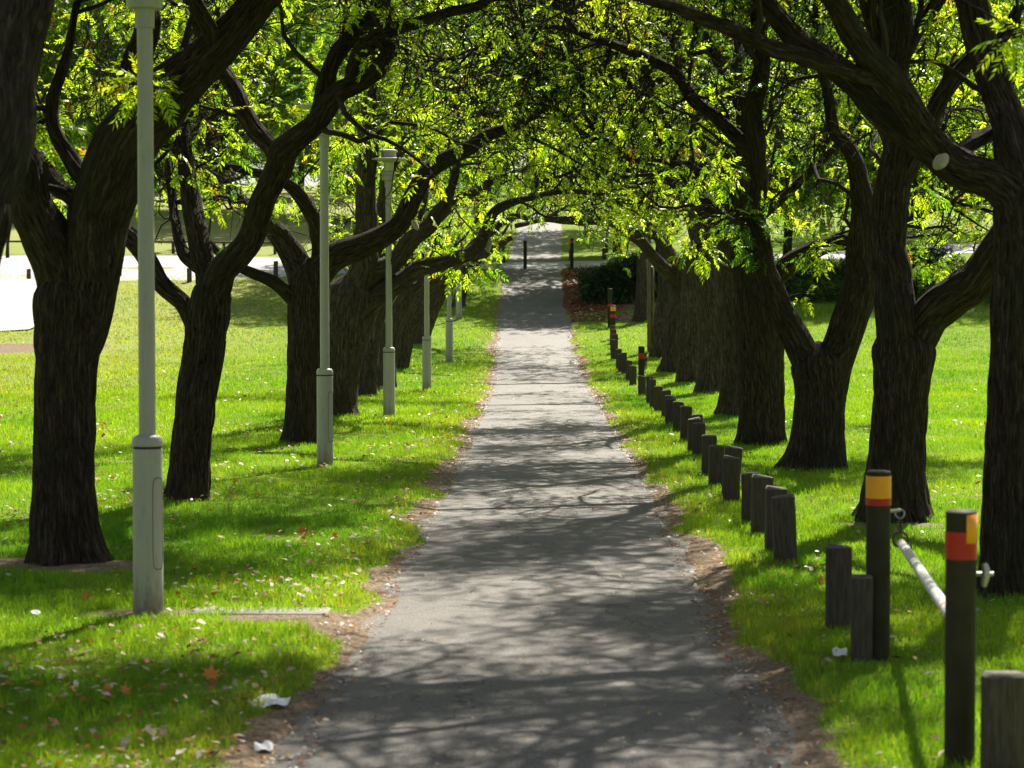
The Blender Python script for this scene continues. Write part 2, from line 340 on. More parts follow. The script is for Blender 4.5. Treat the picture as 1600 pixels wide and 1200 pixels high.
tag(A.build('ground', M['ground'], shade=True, col=True), kind='structure')
A = Acc(); us = np.linspace(-1.52, 1.5, 32); Yp = np.concatenate([np.arange(-20, 60, .3), np.arange(60, 125, 1.0)])
U, Y = np.meshgrid(us, Yp); X = U + path_x(Y); Z = prof(Y) + .006 + .012 * (1 - (U / 1.36) ** 2)
wid = np.where(Y > 74, 1 + (Y - 74) * .0, 1); nx = len(us)
i = np.arange(len(Yp) - 1)[:, None]; j = np.arange(nx - 1)[None, :]
A.add(np.stack([X, Y, Z], -1).reshape(-1, 3), np.stack([i*nx+j, i*nx+j+1, (i+1)*nx+j+1, (i+1)*nx+j], -1).reshape(-1, 4))
tag(A.build('footpath', M['asphalt'], shade=True), kind='structure')
# crossing road in the distance and the paved forecourt on the left
def strip(name, Xs, near, far, m, dz=.03):
    A = Acc(); n = 8; t_ = np.linspace(0, 1, n)[None, :]
    Y = near[:, None] * (1 - t_) + far[:, None] * t_; X = np.broadcast_to(Xs[:, None], Y.shape)
    Z = np.maximum(ground(X, Y), prof(Y) + .018) + dz
    i = np.arange(len(Xs) - 1)[:, None]; j = np.arange(n - 1)[None, :]
    A.add(np.stack([X, Y, Z], -1).reshape(-1, 3), np.stack([i*n+j, (i+1)*n+j, (i+1)*n+j+1, i*n+j+1], -1).reshape(-1, 4))
    return tag(A.build(name, m, shade=True), kind='structure')
Xs = np.linspace(-70, 70, 161)
strip('cross_road', Xs, np.interp(Xs, [-70, -12, -4, 0, 8, 19, 40, 70], [83, 84.5, 87.5, 88, 89, 97, 100, 102]),
      np.interp(Xs, [-70, -12, -4, 0, 8, 19, 40, 70], [95, 95, 92, 91.5, 93, 102, 105, 107]), M['road'], .008)
Xs = np.linspace(-70, -15.4, 60)
strip('forecourt', Xs, np.interp(Xs, [-70, -18, -15.4], [64, 68, 70]), np.interp(Xs, [-70, -15.4], [84, 84.6]), M['road'], .05)

# ------------------------------------------------------------ leaves
def spray_templates(n_leaf, L, leaf_len, leaf_w, k, droop=.35):
    out = []
    for q in range(k):
        rs = np.random.default_rng(100 + q + n_leaf); V = []
        for i in range(n_leaf):
            t_ = (i // 2 + .8) / (n_leaf // 2 + .8); side = -1 if i % 2 else 1
            if i == n_leaf - 1: side = 0
            base = np.array([L * t_, 0, -droop * L * t_ * t_])
            a = R(58 - 22 * t_) * side + rs.normal(0, .15)
            d = np.array([math.cos(a), math.sin(a), -.25 - .3 * t_ + rs.normal(0, .2)]); d /= np.linalg.norm(d)
            s_ = np.cross(d, [0, 0, 1.0]); s_ /= np.linalg.norm(s_); s_ = s_ * math.cos(.5 * side) + np.array([0, 0, 1]) * math.sin(rs.normal(0, .5))
            l = leaf_len * (1 - .35 * abs(t_ - .55)) * rs.uniform(.8, 1.15); wv_ = leaf_w * rs.uniform(.8, 1.1)
            V.append([base, base + d * l * .4 + s_ * wv_ / 2, base + d * l, base + d * l * .4 - s_ * wv_ / 2])
        out.append(np.array(V).reshape(-1, 3))
    return out
SPR_NEAR = spray_templates(13, .20, .075, .022, 6, .2)
SPR_MID = spray_templates(11, .24, .09, .030, 5, .2)
SPR_FAR = spray_templates(7, .55, .30, .13, 5)
GREENS = np.array([(.13, .20, .012), (.17, .25, .014), (.21, .27, .018), (.27, .29, .018), (.055, .12, .014), (.20, .29, .02)])
def add_sprays(A, P, D, temps, scale=1.0, warm=.014, dark=1.0, pal=GREENS):
    """P spray roots (B,3), D directions (B,3)"""
    B = len(P)
    if B == 0: return
    D = D / (np.linalg.norm(D, axis=1)[:, None] + 1e-9)
    up = np.array([0, 0, 1.0]) + rng.normal(0, .35, (B, 3)); Yv = np.cross(up, D); Yv /= np.linalg.norm(Yv, axis=1)[:, None] + 1e-9
    Zv = np.cross(D, Yv); sc = scale * rng.uniform(.75, 1.25, B)
    # colour drifts in patches through the crown, plus one shade per spray
    pn = noise3(P[:, 0] * .7, P[:, 1] * .7, P[:, 2] * .7, 31); k = np.clip(pn * 6 - .6 + rng.normal(0, 1.1, B), 0, 5.99).astype(int)
    col = pal[np.array([4, 0, 1, 5, 2, 3])[k]] * rng.uniform(.75, 1.25, B)[:, None] * dark
    wm = rng.random(B) < warm * (.3 + 3 * (noise3(P[:, 0] * 1.1, P[:, 1] * 1.1, P[:, 2] * 1.1, 33) > .62))
    col[wm] = np.array([(.24, .11, .03)]) * rng.uniform(.6, 1.3, (wm.sum(), 1)); which = rng.integers(0, len(temps), B)
    for q, T in enumerate(temps):
        s = which == q
        if not s.any(): continue
        V = P[s][:, None, :] + sc[s][:, None, None] * (T[None, :, 0:1] * D[s][:, None] + T[None, :, 1:2] * Yv[s][:, None] + T[None, :, 2:3] * Zv[s][:, None])
        n = s.sum(); m_ = len(T); F = np.arange(n * m_).reshape(-1, 4)
        cc = np.repeat(col[s], m_, 0) * np.repeat(rng.uniform(.8, 1.2, n * m_ // 4), 4)[:, None]
        A.add(V.reshape(-1, 3), F, c=np.hstack([cc, np.ones((len(cc), 1))]))

# ------------------------------------------------------------ avenue trees
def walk(P0, D, L, n, wander, up=0.0):
    """grow polylines: P0 (B,3), D (B,3), lengths (B,)"""
    B = len(P0); out = np.zeros((B, n, 3)); out[:, 0] = P0; D = D / (np.linalg.norm(D, axis=1)[:, None] + 1e-9)
    for i in range(1, n):
        D = D + rng.normal(0, wander, (B, 3)); D[:, 2] += up; D /= np.linalg.norm(D, axis=1)[:, None] + 1e-9
        out[:, i] = out[:, i-1] + D * (L / (n - 1))[:, None]
    return out
def rand_perp(T):
    a = rng.normal(0, 1, T.shape); a -= T * np.sum(a * T, 1)[:, None]; return a / (np.linalg.norm(a, axis=1)[:, None] + 1e-9)
WIN = [(796, 905, 352, 430, 25, 200, .03), (0, 62, 335, 450, 9, 92, .03), (150, 240, 345, 420, 9, 92, .1), (240, 425, 340, 420, 9, 92, .2),
       (1455, 1512, 380, 402, 9, 95, .1), (770, 905, 420, 560, 9, 90, .02), (224, 262, -50, 960, 9, 15.05, .05), (497, 520, 225, 700, 9, 27.5, .25), (602, 618, 250, 560, 9, 38, .4),
       (235, 470, 420, 520, 9, 92, .05), (-50, 1650, -25, 1200, 9, 20, .18), (-50, 1650, -25, 1200, 20, 25, .75), (900, 1120, 375, 500, 9, 58, .15),
       (470, 575, 145, 200, 9, 27.5, .1), (578, 650, 228, 290, 9, 38, .05), (560, 640, 250, 440, 25, 37.8, .25), (650, 790, 385, 450, 9, 36, .2), (1200, 1320, 440, 560, 9, 80, .1)]
def window(P, rnd):
    d = P[:, 1]; f = CA * d - SA * (P[:, 2] - CAM[2]); px = 800 + FPX * P[:, 0] / f; py = 600 - FPX * (SA * d + CA * (P[:, 2] - CAM[2])) / f
    ok = np.ones(len(P), bool)
    for x0, x1, y0, y1, d0, d1, keep in WIN: ok &= ~((px > x0) & (px < x1) & (py > y0) & (py < y1) & (d > d0) & (d < d1) & (rnd > keep))
    return ok
def keep_clear(P, clear):
    """polylines whose whole length stays above the browse line"""
    z = P[..., 2] - prof(P[..., 1]); k = z.min(axis=1) > clear; rnd = rng.random(len(P))
    for q in (P.shape[1] // 2, P.shape[1] - 1): k &= window(P[:, q], rnd)
    return k
def tree(label, d, trunk, limbs=(), auto=4, reach=2.6, leaf=1.0, clear=2.55, cuts=(), furrow=.026, top=None, extra=(), dens=1.0, sides=None, name='avenue_tree', droop=0.0, group='avenue trees in two rows along the path', cat='tree', dark=1.0):
    global rng
    rng = np.random.default_rng(zlib.crc32(label.encode()) + SEED.get(round(d), 0))
    sides = sides or (72 if d < 25 else 48 if d < 40 else 30); step = .05 if d < 25 else .08 if d < 45 else .14
    bx = pt(trunk[0][0], trunk[0][1], d); base = np.array([bx[0], d, gz(bx[0], d)])
    root = thing(name, base, label, cat, group)
    W = Acc(); polys = []; pix = []
    def world(seq, dd0=0.0, drift=0.0):
        out = []; n = len(seq)
        for i, q in enumerate(seq):
            dd = q[3] if len(q) > 3 else dd0 + drift * i / max(1, n - 1)
            p = pt(q[0], q[1], d + dd); out.append([*p, q[2] * (d + dd) / FPX / 2])
        return np.array(out)
    tr = world(trunk); tr[0, 2] = base[2] - .12; tr[0, 3] *= 1.0
    fl = tr[0].copy(); k = np.array([*(tr[0, :3] * .75 + tr[1, :3] * .25), tr[0, 3] * .9])
    e_ = tr[-1, :3] - tr[-2, :3]; e_ /= np.linalg.norm(e_); rt = tr[-1, 3]
    tr = np.vstack([tr, [*(tr[-1, :3] + e_ * rt * .45), rt * .76], [*(tr[-1, :3] + e_ * rt * .85), rt * .32]])
    PR = catmull(tr, step); h = PR[:, 2] - base[2]
    PR[:, 3] *= 1 + .10 * np.exp(-np.maximum(h, 0) / .13)
    tube(W, PR, sides, furrow, rng.uniform(0, 40), .09, flare=.26); polys.append(PR); pix.append((np.array([(q[0], q[1]) for q in trunk], float), tr[:-2]))
    for L_ in limbs:
        s = np.array(L_[0][:2], float); best = None
        for pp, ww in pix:
            for a in range(len(pp) - 1):
                ab = pp[a+1] - pp[a]; t_ = np.clip((s - pp[a]) @ ab / (ab @ ab + 1e-9), 0, 1); dist = np.linalg.norm(pp[a] + ab * t_ - s)
                if best is None or dist < best[0]: best = (dist, ww[a, 1] * (1 - t_) + ww[a+1, 1] * t_ - d, ww[a] * (1 - t_) + ww[a+1] * t_, ww[a+1, :3] - ww[a, :3])
        drift = rng.choice([-1, 1]) * rng.uniform(.3, 1.2) * min(1, len(L_) / 5)
        lw = world(L_, best[1], drift); ax = best[2]; tv = best[3] / (np.linalg.norm(best[3]) + 1e-9)
        rootp = np.array([*(ax[:3] - tv * ax[3] * 1.5), min(lw[0, 3] * 1.1, ax[3] * .80)]); lw0 = lw.copy()
        lw = np.vstack([rootp, lw]) if np.linalg.norm(lw[0, :3] - rootp[:3]) > .05 else lw
        PRl = catmull(lw, step)
        PRl[:, :3] += (np.stack([noise3(PRl[:, 0] * 2.5, PRl[:, 1], PRl[:, 2] * 2.5, 40 + q) for q in range(3)], -1) - .5) * np.minimum(.12, 1.3 * PRl[:, 3:4])
        tube(W, PRl, max(10, int(sides * .6)), furrow * .75, rng.uniform(0, 40), .10); polys.append(PRl); pix.append((np.array([(q[0], q[1]) for q in L_], float), lw0))
    # limbs that the frame cuts off or the leaves hide: carry on from the ends, then fresh ones from the trunk top
    cx = path_x(d); inward = np.sign(cx - base[0]); starts = []
    for P_ in polys[1:]:
        if P_[-1, 3] > .018:
            T_ = P_[-1, :3] - P_[-6 if len(P_) > 6 else 0, :3]; T_ /= np.linalg.norm(T_)
            for q in range(1 if d > 33 else 2): starts.append((P_[-1], T_ + (rng.normal(0, .55, 3) + [0, 0, .25]) * (q > 0), 2.3 if q else 2.0))
    topP = polys[0][-1]
    for q in range(auto):
        a = (q + rng.uniform(-.3, .3)) / max(auto, 1) * 2 * math.pi; dv = np.array([math.cos(a) * .9 + inward * (.4 if inward < 0 else .05), math.sin(a) * .9, rng.uniform(.45, 1.1)])
        s = polys[0][int(len(polys[0]) * rng.uniform(.88, .99))].copy(); s[3] *= .55; starts.append((s, dv, reach * rng.uniform(1.2, 1.7)))
    for s, dv, L_ in starts:
        dv = dv / (np.linalg.norm(dv) + 1e-9); pts = walk(s[None, :3], (dv + [0, 0, .15])[None], np.array([L_]), 7, .22, .03)[0]
        rr = np.linspace(s[3], max(.014, s[3] * .22), 7); PRs = catmull(np.hstack([pts, rr[:, None]]), .12)
        if (PRs[:, 2] - prof(PRs[:, 1])).min() < clear - .3 or not window(PRs[:, :3], np.ones(len(PRs))).all(): continue
        tube(W, PRs, max(8, int(sides * .4)), furrow * .5, rng.uniform(0, 40), .10); polys.append(PRs)
        if L_ >= 2:      # side limbs
            for q in (.35, .6, .8):
                i = int(len(PRs) * q); T_ = PRs[i, :3] - PRs[i-1, :3]; T_ /= np.linalg.norm(T_)
                dv2 = T_ + rand_perp(T_[None])[0] * .9 + [0, 0, .1]; p2 = walk(PRs[i][None, :3], dv2[None], np.array([L_ * .6]), 6, .28, .02)[0]
                P2 = catmull(np.hstack([p2, np.linspace(PRs[i, 3] * .6, .012, 6)[:, None]]), .12)
                if (P2[:, 2] - prof(P2[:, 1])).min() < clear - .2 or not window(P2[:, :3], np.ones(len(P2))).all(): continue
                tube(W, P2, 8, 0, rng.uniform(0, 40), .1); polys.append(P2)
    place(W.build('trunk', M['bark_pale' if d > 34 else 'bark'], shade=d > 45, bark=True), base, root)
    # branchlets
    TW = Acc(); CR = Acc(); far = d > 44
    S0, T0, R0 = [], [], []
    for P_ in polys:
        T_ = np.gradient(P_[:, :3], axis=0); T_ /= np.linalg.norm(T_, axis=1)[:, None] + 1e-9
        L = np.concatenate([[0], np.cumsum(np.linalg.norm(np.diff(P_[:, :3], axis=0), axis=1))]); sp = (.22 if d < 27 else .30 if not far else .42) / dens
        for l in np.arange(rng.uniform(0, sp), L[-1], sp):
            i = min(len(P_) - 1, np.searchsorted(L, l)); hh = P_[i, 2] - prof(P_[i, 1])
            if P_ is polys[0] and i < len(P_) * .8: continue
            if hh < clear - .5: continue
            if rng.random() > np.clip(1.25 - P_[i, 3] / .12, .12, 1): continue
            S0.append(P_[i, :3]); T0.append(T_[i]); R0.append(P_[i, 3])
        S0.append(P_[-1, :3]); T0.append(T_[-1]); R0.append(P_[-1, 3])
    S0, T0, R0 = np.array(S0), np.array(T0), np.array(R0); leaf = leaf * (.27 if d < 21 else .40 if d < 28 else .72)
    D1 = T0 * .55 + rand_perp(T0) * 1.0 + [0, 0, .12]; L1 = rng.uniform(.7, 2.0, len(S0)) * (reach / 2.6); n1 = 10
    P1 = walk(S0, D1, L1, n1, .30, -.01 - droop); k = keep_clear(P1, clear - .1); P1 = P1[k]; R1 = np.minimum(.45 * R0[k], .026) * rng.uniform(.6, 1.1, k.sum()) + .006
    twig_batch(TW, P1, R1, R1 * .35, 6 if not far else 4)
    # second order
    S2 = P1[:, 2::1 if not far else 2].reshape(-1, 3); Tg = np.gradient(P1, axis=1)[:, 2::1 if not far else 2].reshape(-1, 3); Tg /= np.linalg.norm(Tg, axis=1)[:, None] + 1e-9
    rep = 2 if d < 28 else 1; S2 = np.repeat(S2, rep, 0); Tg = np.repeat(Tg, rep, 0); D2 = Tg * .5 + rand_perp(Tg) + [0, 0, .05]; L2 = rng.uniform(.3, .95, len(S2)); n2 = 6
    P2 = walk(S2, D2, L2, n2, .38, -.05 - droop); k = keep_clear(P2, clear - .2); P2 = P2[k]
    r2 = rng.uniform(.005, .010, len(P2)) * (1 if d < 40 else 1.25); twig_batch(TW, P2, r2, r2 * .5, 4 if not far else 3)
    if not far:
        S3 = P2[:, 2::2].reshape(-1, 3); T3 = np.gradient(P2, axis=1)[:, 2::2].reshape(-1, 3); T3 /= np.linalg.norm(T3, axis=1)[:, None] + 1e-9
        P3 = walk(S3, T3 * .5 + rand_perp(T3), rng.uniform(.15, .45, len(S3)), 5, .4, -.03); P3 = P3[keep_clear(P3, clear - .3)]
        r3 = rng.uniform(.0035, .0055, len(P3)); twig_batch(TW, P3, r3, r3 * .7, 3)
    if TW.n: place(TW.build('branches', M['twig'], shade=True, bark=True), base, root)
    # leaf sprays near the tips; whole boughs carry few or many
    src = P2; bare = noise3(P2[:, -1, 0] * .55, P2[:, -1, 1] * .55, P2[:, -1, 2] * .9, 17)
    pr = leaf * np.clip((bare - .24) * 3.4, .05, 1.35)
    for idx in ((5, 4, 3, 2) if not far else (5, 4, 2)):
        kk = rng.random(len(P2)) < pr * (.95 if idx > 2 else .7)
        T_ = P2[kk, idx] - P2[kk, idx-1]; T_ /= np.linalg.norm(T_, axis=1)[:, None] + 1e-9
        Dv = T_ * .6 + rand_perp(T_) * .9 + rng.normal(0, .2, T_.shape); Dv[:, 2] -= .05
        Pk = P2[kk, idx]; ok = (Pk[:, 2] - prof(Pk[:, 1]) > clear) & window(Pk + Dv / (np.linalg.norm(Dv, axis=1)[:, None] + 1e-9) * .12, rng.random(len(Pk)))
        add_sprays(CR, Pk[ok], Dv[ok], SPR_NEAR if d < 32 else SPR_MID, 1.0 if d < 32 else .9 if d < 44 else 1.25, dark=dark)
    for (ex, ey, edd, er, en) in extra:      # boughs of leaf seen hanging at a given place
        c0 = pt(ex, ey, d + edd); rr = er * (d + edd) / FPX; q = rng.normal(0, 1, (en, 3)); q /= np.linalg.norm(q, axis=1)[:, None]; q *= rng.uniform(.1, 1, (en, 1)) ** .5
        pp = c0 + q * [rr, rr * .8, rr * .55]
        # a branchlet from the nearest limb reaches the bough, twigs spread from its end
        allp = np.vstack([p_[:, :3] for p_ in polys] + [P1.reshape(-1, 3)]); nb = allp[np.argmin(np.linalg.norm(allp - c0, axis=1) + 2 * np.maximum(0, allp[:, 2] - c0[2] - 2.5))]
        arc = catmull(np.array([nb, (nb * .6 + c0 * .4) + [0, 0, .12], c0 + [0, 0, .05]]), .15)
        Tn = Acc(); TW2 = np.hstack([arc, np.linspace(.014, .006, len(arc))[:, None]]); tube(Tn, TW2, 6)
        tgt = pp[:: max(1, en // 14)]; tt = np.linspace(0, 1, 5)[None, :, None]; st = arc[-1][None, None]
        PT = st * (1 - tt) + tgt[:, None] * tt + rng.normal(0, .02, (len(tgt), 5, 3)); PT[:, 0] = arc[-1]
        twig_batch(Tn, PT, np.full(len(tgt), .005), np.full(len(tgt), .003), 3); place(Tn.build('branch', M['twig'], shade=True, bark=True), base, root)
        Dv = (pp - c0) / rr + rng.normal(0, .3, pp.shape); Dv[:, 2] -= .35
        add_sprays(CR, pp, Dv, SPR_NEAR if d < 32 else SPR_MID, 1.0 if d < 44 else 1.3, dark=dark)
    if CR.n: place(CR.build('crown', M['leaf'], col=True), base, root)
    print('TREE', label[:30], 'W', W.n, 'TW', TW.n, 'CR', CR.n, len(polys), len(S0))
    for (cx_, cy_, rx, ry, ang, cdd) in cuts:
        c0 = pt(cx_, cy_, d + cdd); sc = (d + cdd) / FPX; th = np.linspace(0, 2 * math.pi, 28, endpoint=False); ca, sa = math.cos(R(ang)), math.sin(R(ang))
        ring = np.stack([rx * np.cos(th) * ca - ry * np.sin(th) * sa, 0 * th, rx * np.cos(th) * sa + ry * np.sin(th) * ca], -1) * sc
        V = np.vstack([c0 + ring * 1.12 + [0, .16, 0], c0 + ring * 1.05 + [0, .01, 0], c0 + ring * .92, (c0 + [0, .004, 0])[None]]); F = []
        n = 28; A_ = Acc(); F4 = np.array([[k*n+q, k*n+(q+1) % n, (k+1)*n+(q+1) % n, (k+1)*n+q] for k in range(2) for q in range(n)]); F3 = np.array([[2*n+q, 2*n+(q+1) % n, 3*n] for q in range(n)])
        A_.add(V, F4); A_.f.append(F3); place(A_.build('pruning_scar', M['cut']), base, root)
    return root

exec_trees = []
T = lambda *a, **k: exec_trees.append((a, k))
# left row -----------------------------------------------------------------
T('dark leaning tree cut off by the top left corner, nearest of the left row', 12.2, [(-150, 1130, 150), (-140, 900, 125), (-120, 700, 120), (-90, 520, 120), (-40, 330, 115)],
  [[(-40, 340, 105), (0, 230, 98), (15, 130, 100), (30, 40, 100), (42, -60, 90), (60, -200, 70)], [(-80, 380, 60), (-140, 260, 60), (-200, 100, 50)]], auto=1, leaf=.5, dens=.6)
T('big forked tree left of the nearest lamp post, bare reddish soil at its foot', 17.6,
  [(100, 885, 112), (98, 840, 104), (100, 700, 96), (104, 570, 99), (109, 510, 107), (113, 465, 114)],
  [[(100, 440, 80), (72, 370, 78), (45, 310, 70), (15, 240, 62), (-30, 150, 50), (-80, 40, 40)],
   [(140, 450, 95), (152, 380, 100), (170, 290, 104), (205, 215, 102), (250, 165, 88), (320, 95, 70), (385, 25, 60), (450, -60, 50), (560, -140, 36)],
   [(205, 230, 60), (213, 140, 46), (225, 60, 42), (228, -20, 38), (225, -120, 30)],
   [(135, 330, 34), (100, 295, 28), (65, 262, 24), (35, 225, 22), (-10, 190, 18)],
   [(150, 320, 32), (118, 258, 28), (88, 200, 22), (85, 140, 20), (105, 80, 16), (120, 0, 12)],
   [(300, 110, 30), (330, 60, 26), (300, -10, 24), (310, -90, 18)]],
  auto=0, leaf=.8, extra=[(215, 135, -.9, 42, 40), (70, 200, .3, 40, 26)])
T('slim forked tree just right of the nearest lamp post, trunk leaning right', 22.5,
  [(293, 786, 66), (297, 740, 66), (304, 650, 66), (316, 560, 64), (323, 500, 66), (330, 460, 60)],
  [[(310, 530, 32), (290, 480, 30), (250, 425, 30), (210, 385, 32), (180, 350, 28), (140, 290, 24), (100, 230, 18)],
   [(325, 490, 52), (345, 430, 46), (375, 388, 42), (402, 345, 40), (424, 300, 40), (434, 245, 46), (450, 225, 42), (482, 188, 36), (518, 152, 34), (560, 130, 30), (600, 100, 28), (612, 72, 20)],
   [(490, 180, 32), (505, 130, 30), (522, 88, 28), (552, 45, 28), (582, 20, 24), (600, -50, 18)],
   [(432, 270, 28), (422, 235, 26), (400, 205, 26), (370, 150, 26), (345, 105, 24), (312, 50, 20), (290, -20, 16)],
   [(325, 460, 42), (312, 410, 36), (302, 350, 33), (292, 290, 28), (285, 230, 24), (280, 160, 20), (290, 80, 16)],
   [(315, 430, 24), (288, 400, 20), (276, 355, 16), (268, 320, 14), (262, 250, 12)],
   [(545, 140, 16), (560, 85, 26), (600, 60, 24), (650, 40, 20), (700, 20, 16), (760, 5, 12)]], auto=0, leaf=1.0)
T('thick tree with low left limb behind the second lamp post', 31.4,
  [(474, 686, 58), (476, 600, 58), (479, 520, 60), (484, 460, 66), (486, 430, 60)],
  [[(472, 490, 26), (437, 446, 20), (400, 426, 18), (372, 418, 16), (345, 400, 13), (320, 370, 10)],
   [(478, 450, 44), (455, 395, 40), (430, 355, 32), (400, 332, 24), (375, 310, 20), (345, 270, 16), (325, 220, 14)],
   [(492, 440, 50), (525, 400, 44), (570, 382, 38), (618, 355, 34), (645, 305, 30), (668, 265, 28), (720, 236, 25), (765, 212, 20), (810, 195, 12)],
   [(500, 410, 30), (492, 340, 24), (460, 295, 20), (410, 270, 15), (350, 262, 11)]],
  auto=0, leaf=1.0, cuts=[(648, 351, 4, 8, 30, -.25)], extra=[(430, 310, 0, 45, 40), (550, 215, -.3, 45, 50), (530, 270, 0, 30, 26)])
T('broad gnarled tree reaching a long low limb towards the path, behind the second lamp post', 38,
  [(526, 649, 60), (528, 590, 64), (535, 520, 84), (548, 465, 86)],
  [[(545, 480, 50), (575, 430, 38), (615, 410, 30), (642, 372, 30), (680, 345, 24), (697, 310, 16), (712, 262, 12)],
   [(560, 490, 50), (615, 445, 32), (680, 415, 25), (735, 393, 23), (757, 365, 18), (772, 332, 15), (800, 316, 12), (830, 310, 9)],
   [(560, 450, 44), (574, 370, 36), (573, 300, 31), (577, 220, 29), (578, 150, 24), (582, 60, 18)]],
  auto=0, leaf=1.0, cuts=[(764, 382, 4, 11, -10, -.15)], extra=[(730, 420, .2, 50, 46), (745, 335, 0, 42, 40), (680, 385, 0, 22, 22)])
T('dark tree seen left of the third lamp post', 46, [(568, 617, 34), (573, 560, 36), (582, 500, 38), (605, 450, 34)],
  [[(600, 460, 30), (640, 385, 26), (680, 340, 20), (740, 300, 14), (800, 270, 10)], [(600, 450, 26), (600, 300, 22), (630, 225, 20), (665, 192, 17), (700, 140, 12)]], auto=3)
T('dark tree standing right behind the third lamp post', 50, [(600, 612, 30), (606, 560, 32), (615, 510, 32), (640, 455, 28)],
  [[(635, 462, 26), (700, 420, 20), (752, 375, 15), (800, 340, 12), (835, 345, 8)]], auto=4)
T('dark tree between the third and fourth lamp posts', 57, [(622, 586, 26), (630, 540, 30), (645, 490, 34), (672, 455, 28)],
  [[(665, 460, 26), (715, 430, 20), (760, 395, 14), (800, 370, 9)]], auto=4, reach=3)
T('shaded tree leaning over the lawn behind the fifth lamp post', 66, [(655, 545, 22), (668, 500, 26), (690, 455, 24), (725, 425, 18)], auto=5, reach=3, dens=1.1, leaf=2.2)
T('farthest tree of the left row, just before the crossing road', 77, [(715, 490, 20), (722, 450, 18), (735, 410, 14)], auto=5, reach=3.4, clear=2.9, dens=1.1, leaf=2.2)
# right row ----------------------------------------------------------------
T('dark tree at the right edge with a long arching limb and a pale pruning scar', 15.6,
  [(1580, 938, 108), (1578, 860, 92), (1582, 740, 90), (1590, 600, 92), (1598, 480, 96), (1606, 380, 104), (1610, 320, 110)],
  [[(1610, 330, 90), (1570, 285, 66), (1500, 262, 62), (1440, 222, 60), (1385, 175, 52), (1330, 130, 44), (1285, 100, 40), (1245, 70, 36), (1205, 20, 34), (1165, -40, 28)],
   [(1480, 250, 44), (1430, 190, 44), (1382, 120, 42), (1340, 50, 40), (1300, -10, 36), (1260, -80, 28)],
   [(1380, 125, 26), (1320, 108, 27), (1260, 92, 26), (1200, 76, 26), (1130, 42, 25), (1060, 10, 22), (1000, -3, 20), (930, -20, 14)],
   [(1610, 320, 80), (1580, 215, 58), (1548, 120, 52), (1522, 30, 50), (1505, -60, 40)],
   [(1490, 240, 20), (1535, 212, 25), (1580, 190, 26), (1640, 160, 24)]], auto=0, leaf=.7, cuts=[(1474, 251, 8, 12, -25, -.34)], extra=[(1590, 60, -1.5, 40, 20)])
T('wide forked tree with flared roots behind the yellow banded gate post', 20.8,
  [(1388, 815, 118), (1394, 780, 100), (1402, 700, 88), (1408, 610, 88), (1412, 545, 96)],
  [[(1430, 530, 66), (1480, 470, 64), (1530, 425, 62), (1575, 370, 58), (1630, 290, 50), (1690, 180, 40)],
   [(1400, 530, 66), (1390, 440, 60), (1393, 350, 56), (1398, 250, 52), (1397, 150, 50), (1397, 50, 46), (1390, -60, 36)],
   [(1405, 90, 34), (1440, 40, 26), (1475, -20, 22)],
   [(1405, 290, 34), (1440, 225, 30), (1475, 150, 28), (1510, 100, 24), (1560, 60, 18), (1590, 10, 14)],
   [(1396, 130, 28), (1365, 60, 26), (1350, -20, 22)]], auto=0, leaf=.8, extra=[(1450, 415, 2, 32, 26), (1440, 300, 2.5, 40, 30)])
T('tree forked low into two limbs with a small green sprout in the fork', 26.5,
  [(1270, 741, 88), (1276, 700, 82), (1282, 620, 80), (1280, 572, 84)],
  [[(1262, 570, 52), (1230, 508, 44), (1203, 450, 38), (1190, 400, 34), (1182, 330, 32), (1176, 250, 33), (1180, 170, 32), (1190, 100, 26), (1180, 20, 20)],
   [(1298, 570, 60), (1325, 500, 56), (1345, 430, 52), (1348, 340, 40), (1330, 250, 26), (1302, 200, 19), (1290, 140, 15)],
   [(1178, 240, 26), (1140, 205, 22), (1085, 158, 20), (1050, 110, 18), (975, 76, 14), (900, 50, 10)]],
  auto=0, leaf=1.0, extra=[(1275, 395, 0, 30, 34), (1165, 350, -.5, 48, 50), (1120, 270, -.3, 50, 46), (1262, 466, 0, 14, 7), (1190, 395, -.3, 30, 20)])
T('straight trunked tree immediately left of the low forked tree', 31,
  [(1192, 692, 66), (1190, 600, 72), (1186, 500, 74), (1178, 440, 62), (1168, 380, 52)],
  [[(1200, 450, 40), (1240, 410, 34), (1290, 385, 28), (1340, 380, 20)], [(1165, 390, 44), (1160, 300, 38), (1165, 220, 32), (1150, 130, 24)],
   [(1150, 330, 26), (1110, 280, 22), (1050, 255, 16), (990, 250, 10)]], auto=2, leaf=1.0, extra=[(950, 170, 2, 75, 80), (1060, 190, 1, 70, 60), (1090, 390, 0, 45, 44), (860, 220, 4, 60, 50)])
T('tree with its foot spread left, half hidden by the straight trunked tree', 38,
  [(1148, 657, 54), (1150, 600, 46), (1150, 500, 52), (1146, 420, 46), (1150, 360, 40)], [[(1148, 380, 34), (1140, 250, 28), (1120, 160, 22)], [(1140, 400, 26), (1100, 330, 20), (1060, 290, 15), (1000, 270, 11)]], auto=3)
T('furrowed tree in the right row leaning a long limb over the path', 47, [(1110, 620, 44), (1115, 540, 44), (1110, 460, 42), (1100, 390, 36)],
  [[(1102, 400, 34), (1070, 300, 28), (1045, 262, 24), (1010, 225, 22), (960, 185, 17), (925, 160, 12)]], auto=4, extra=[(1000, 300, 0, 45, 36)])
T('furrowed tree with grey bark patch beside the leaning limb tree', 52, [(1076, 606, 40), (1080, 540, 40), (1084, 460, 38), (1084, 390, 32)], auto=5, reach=3)
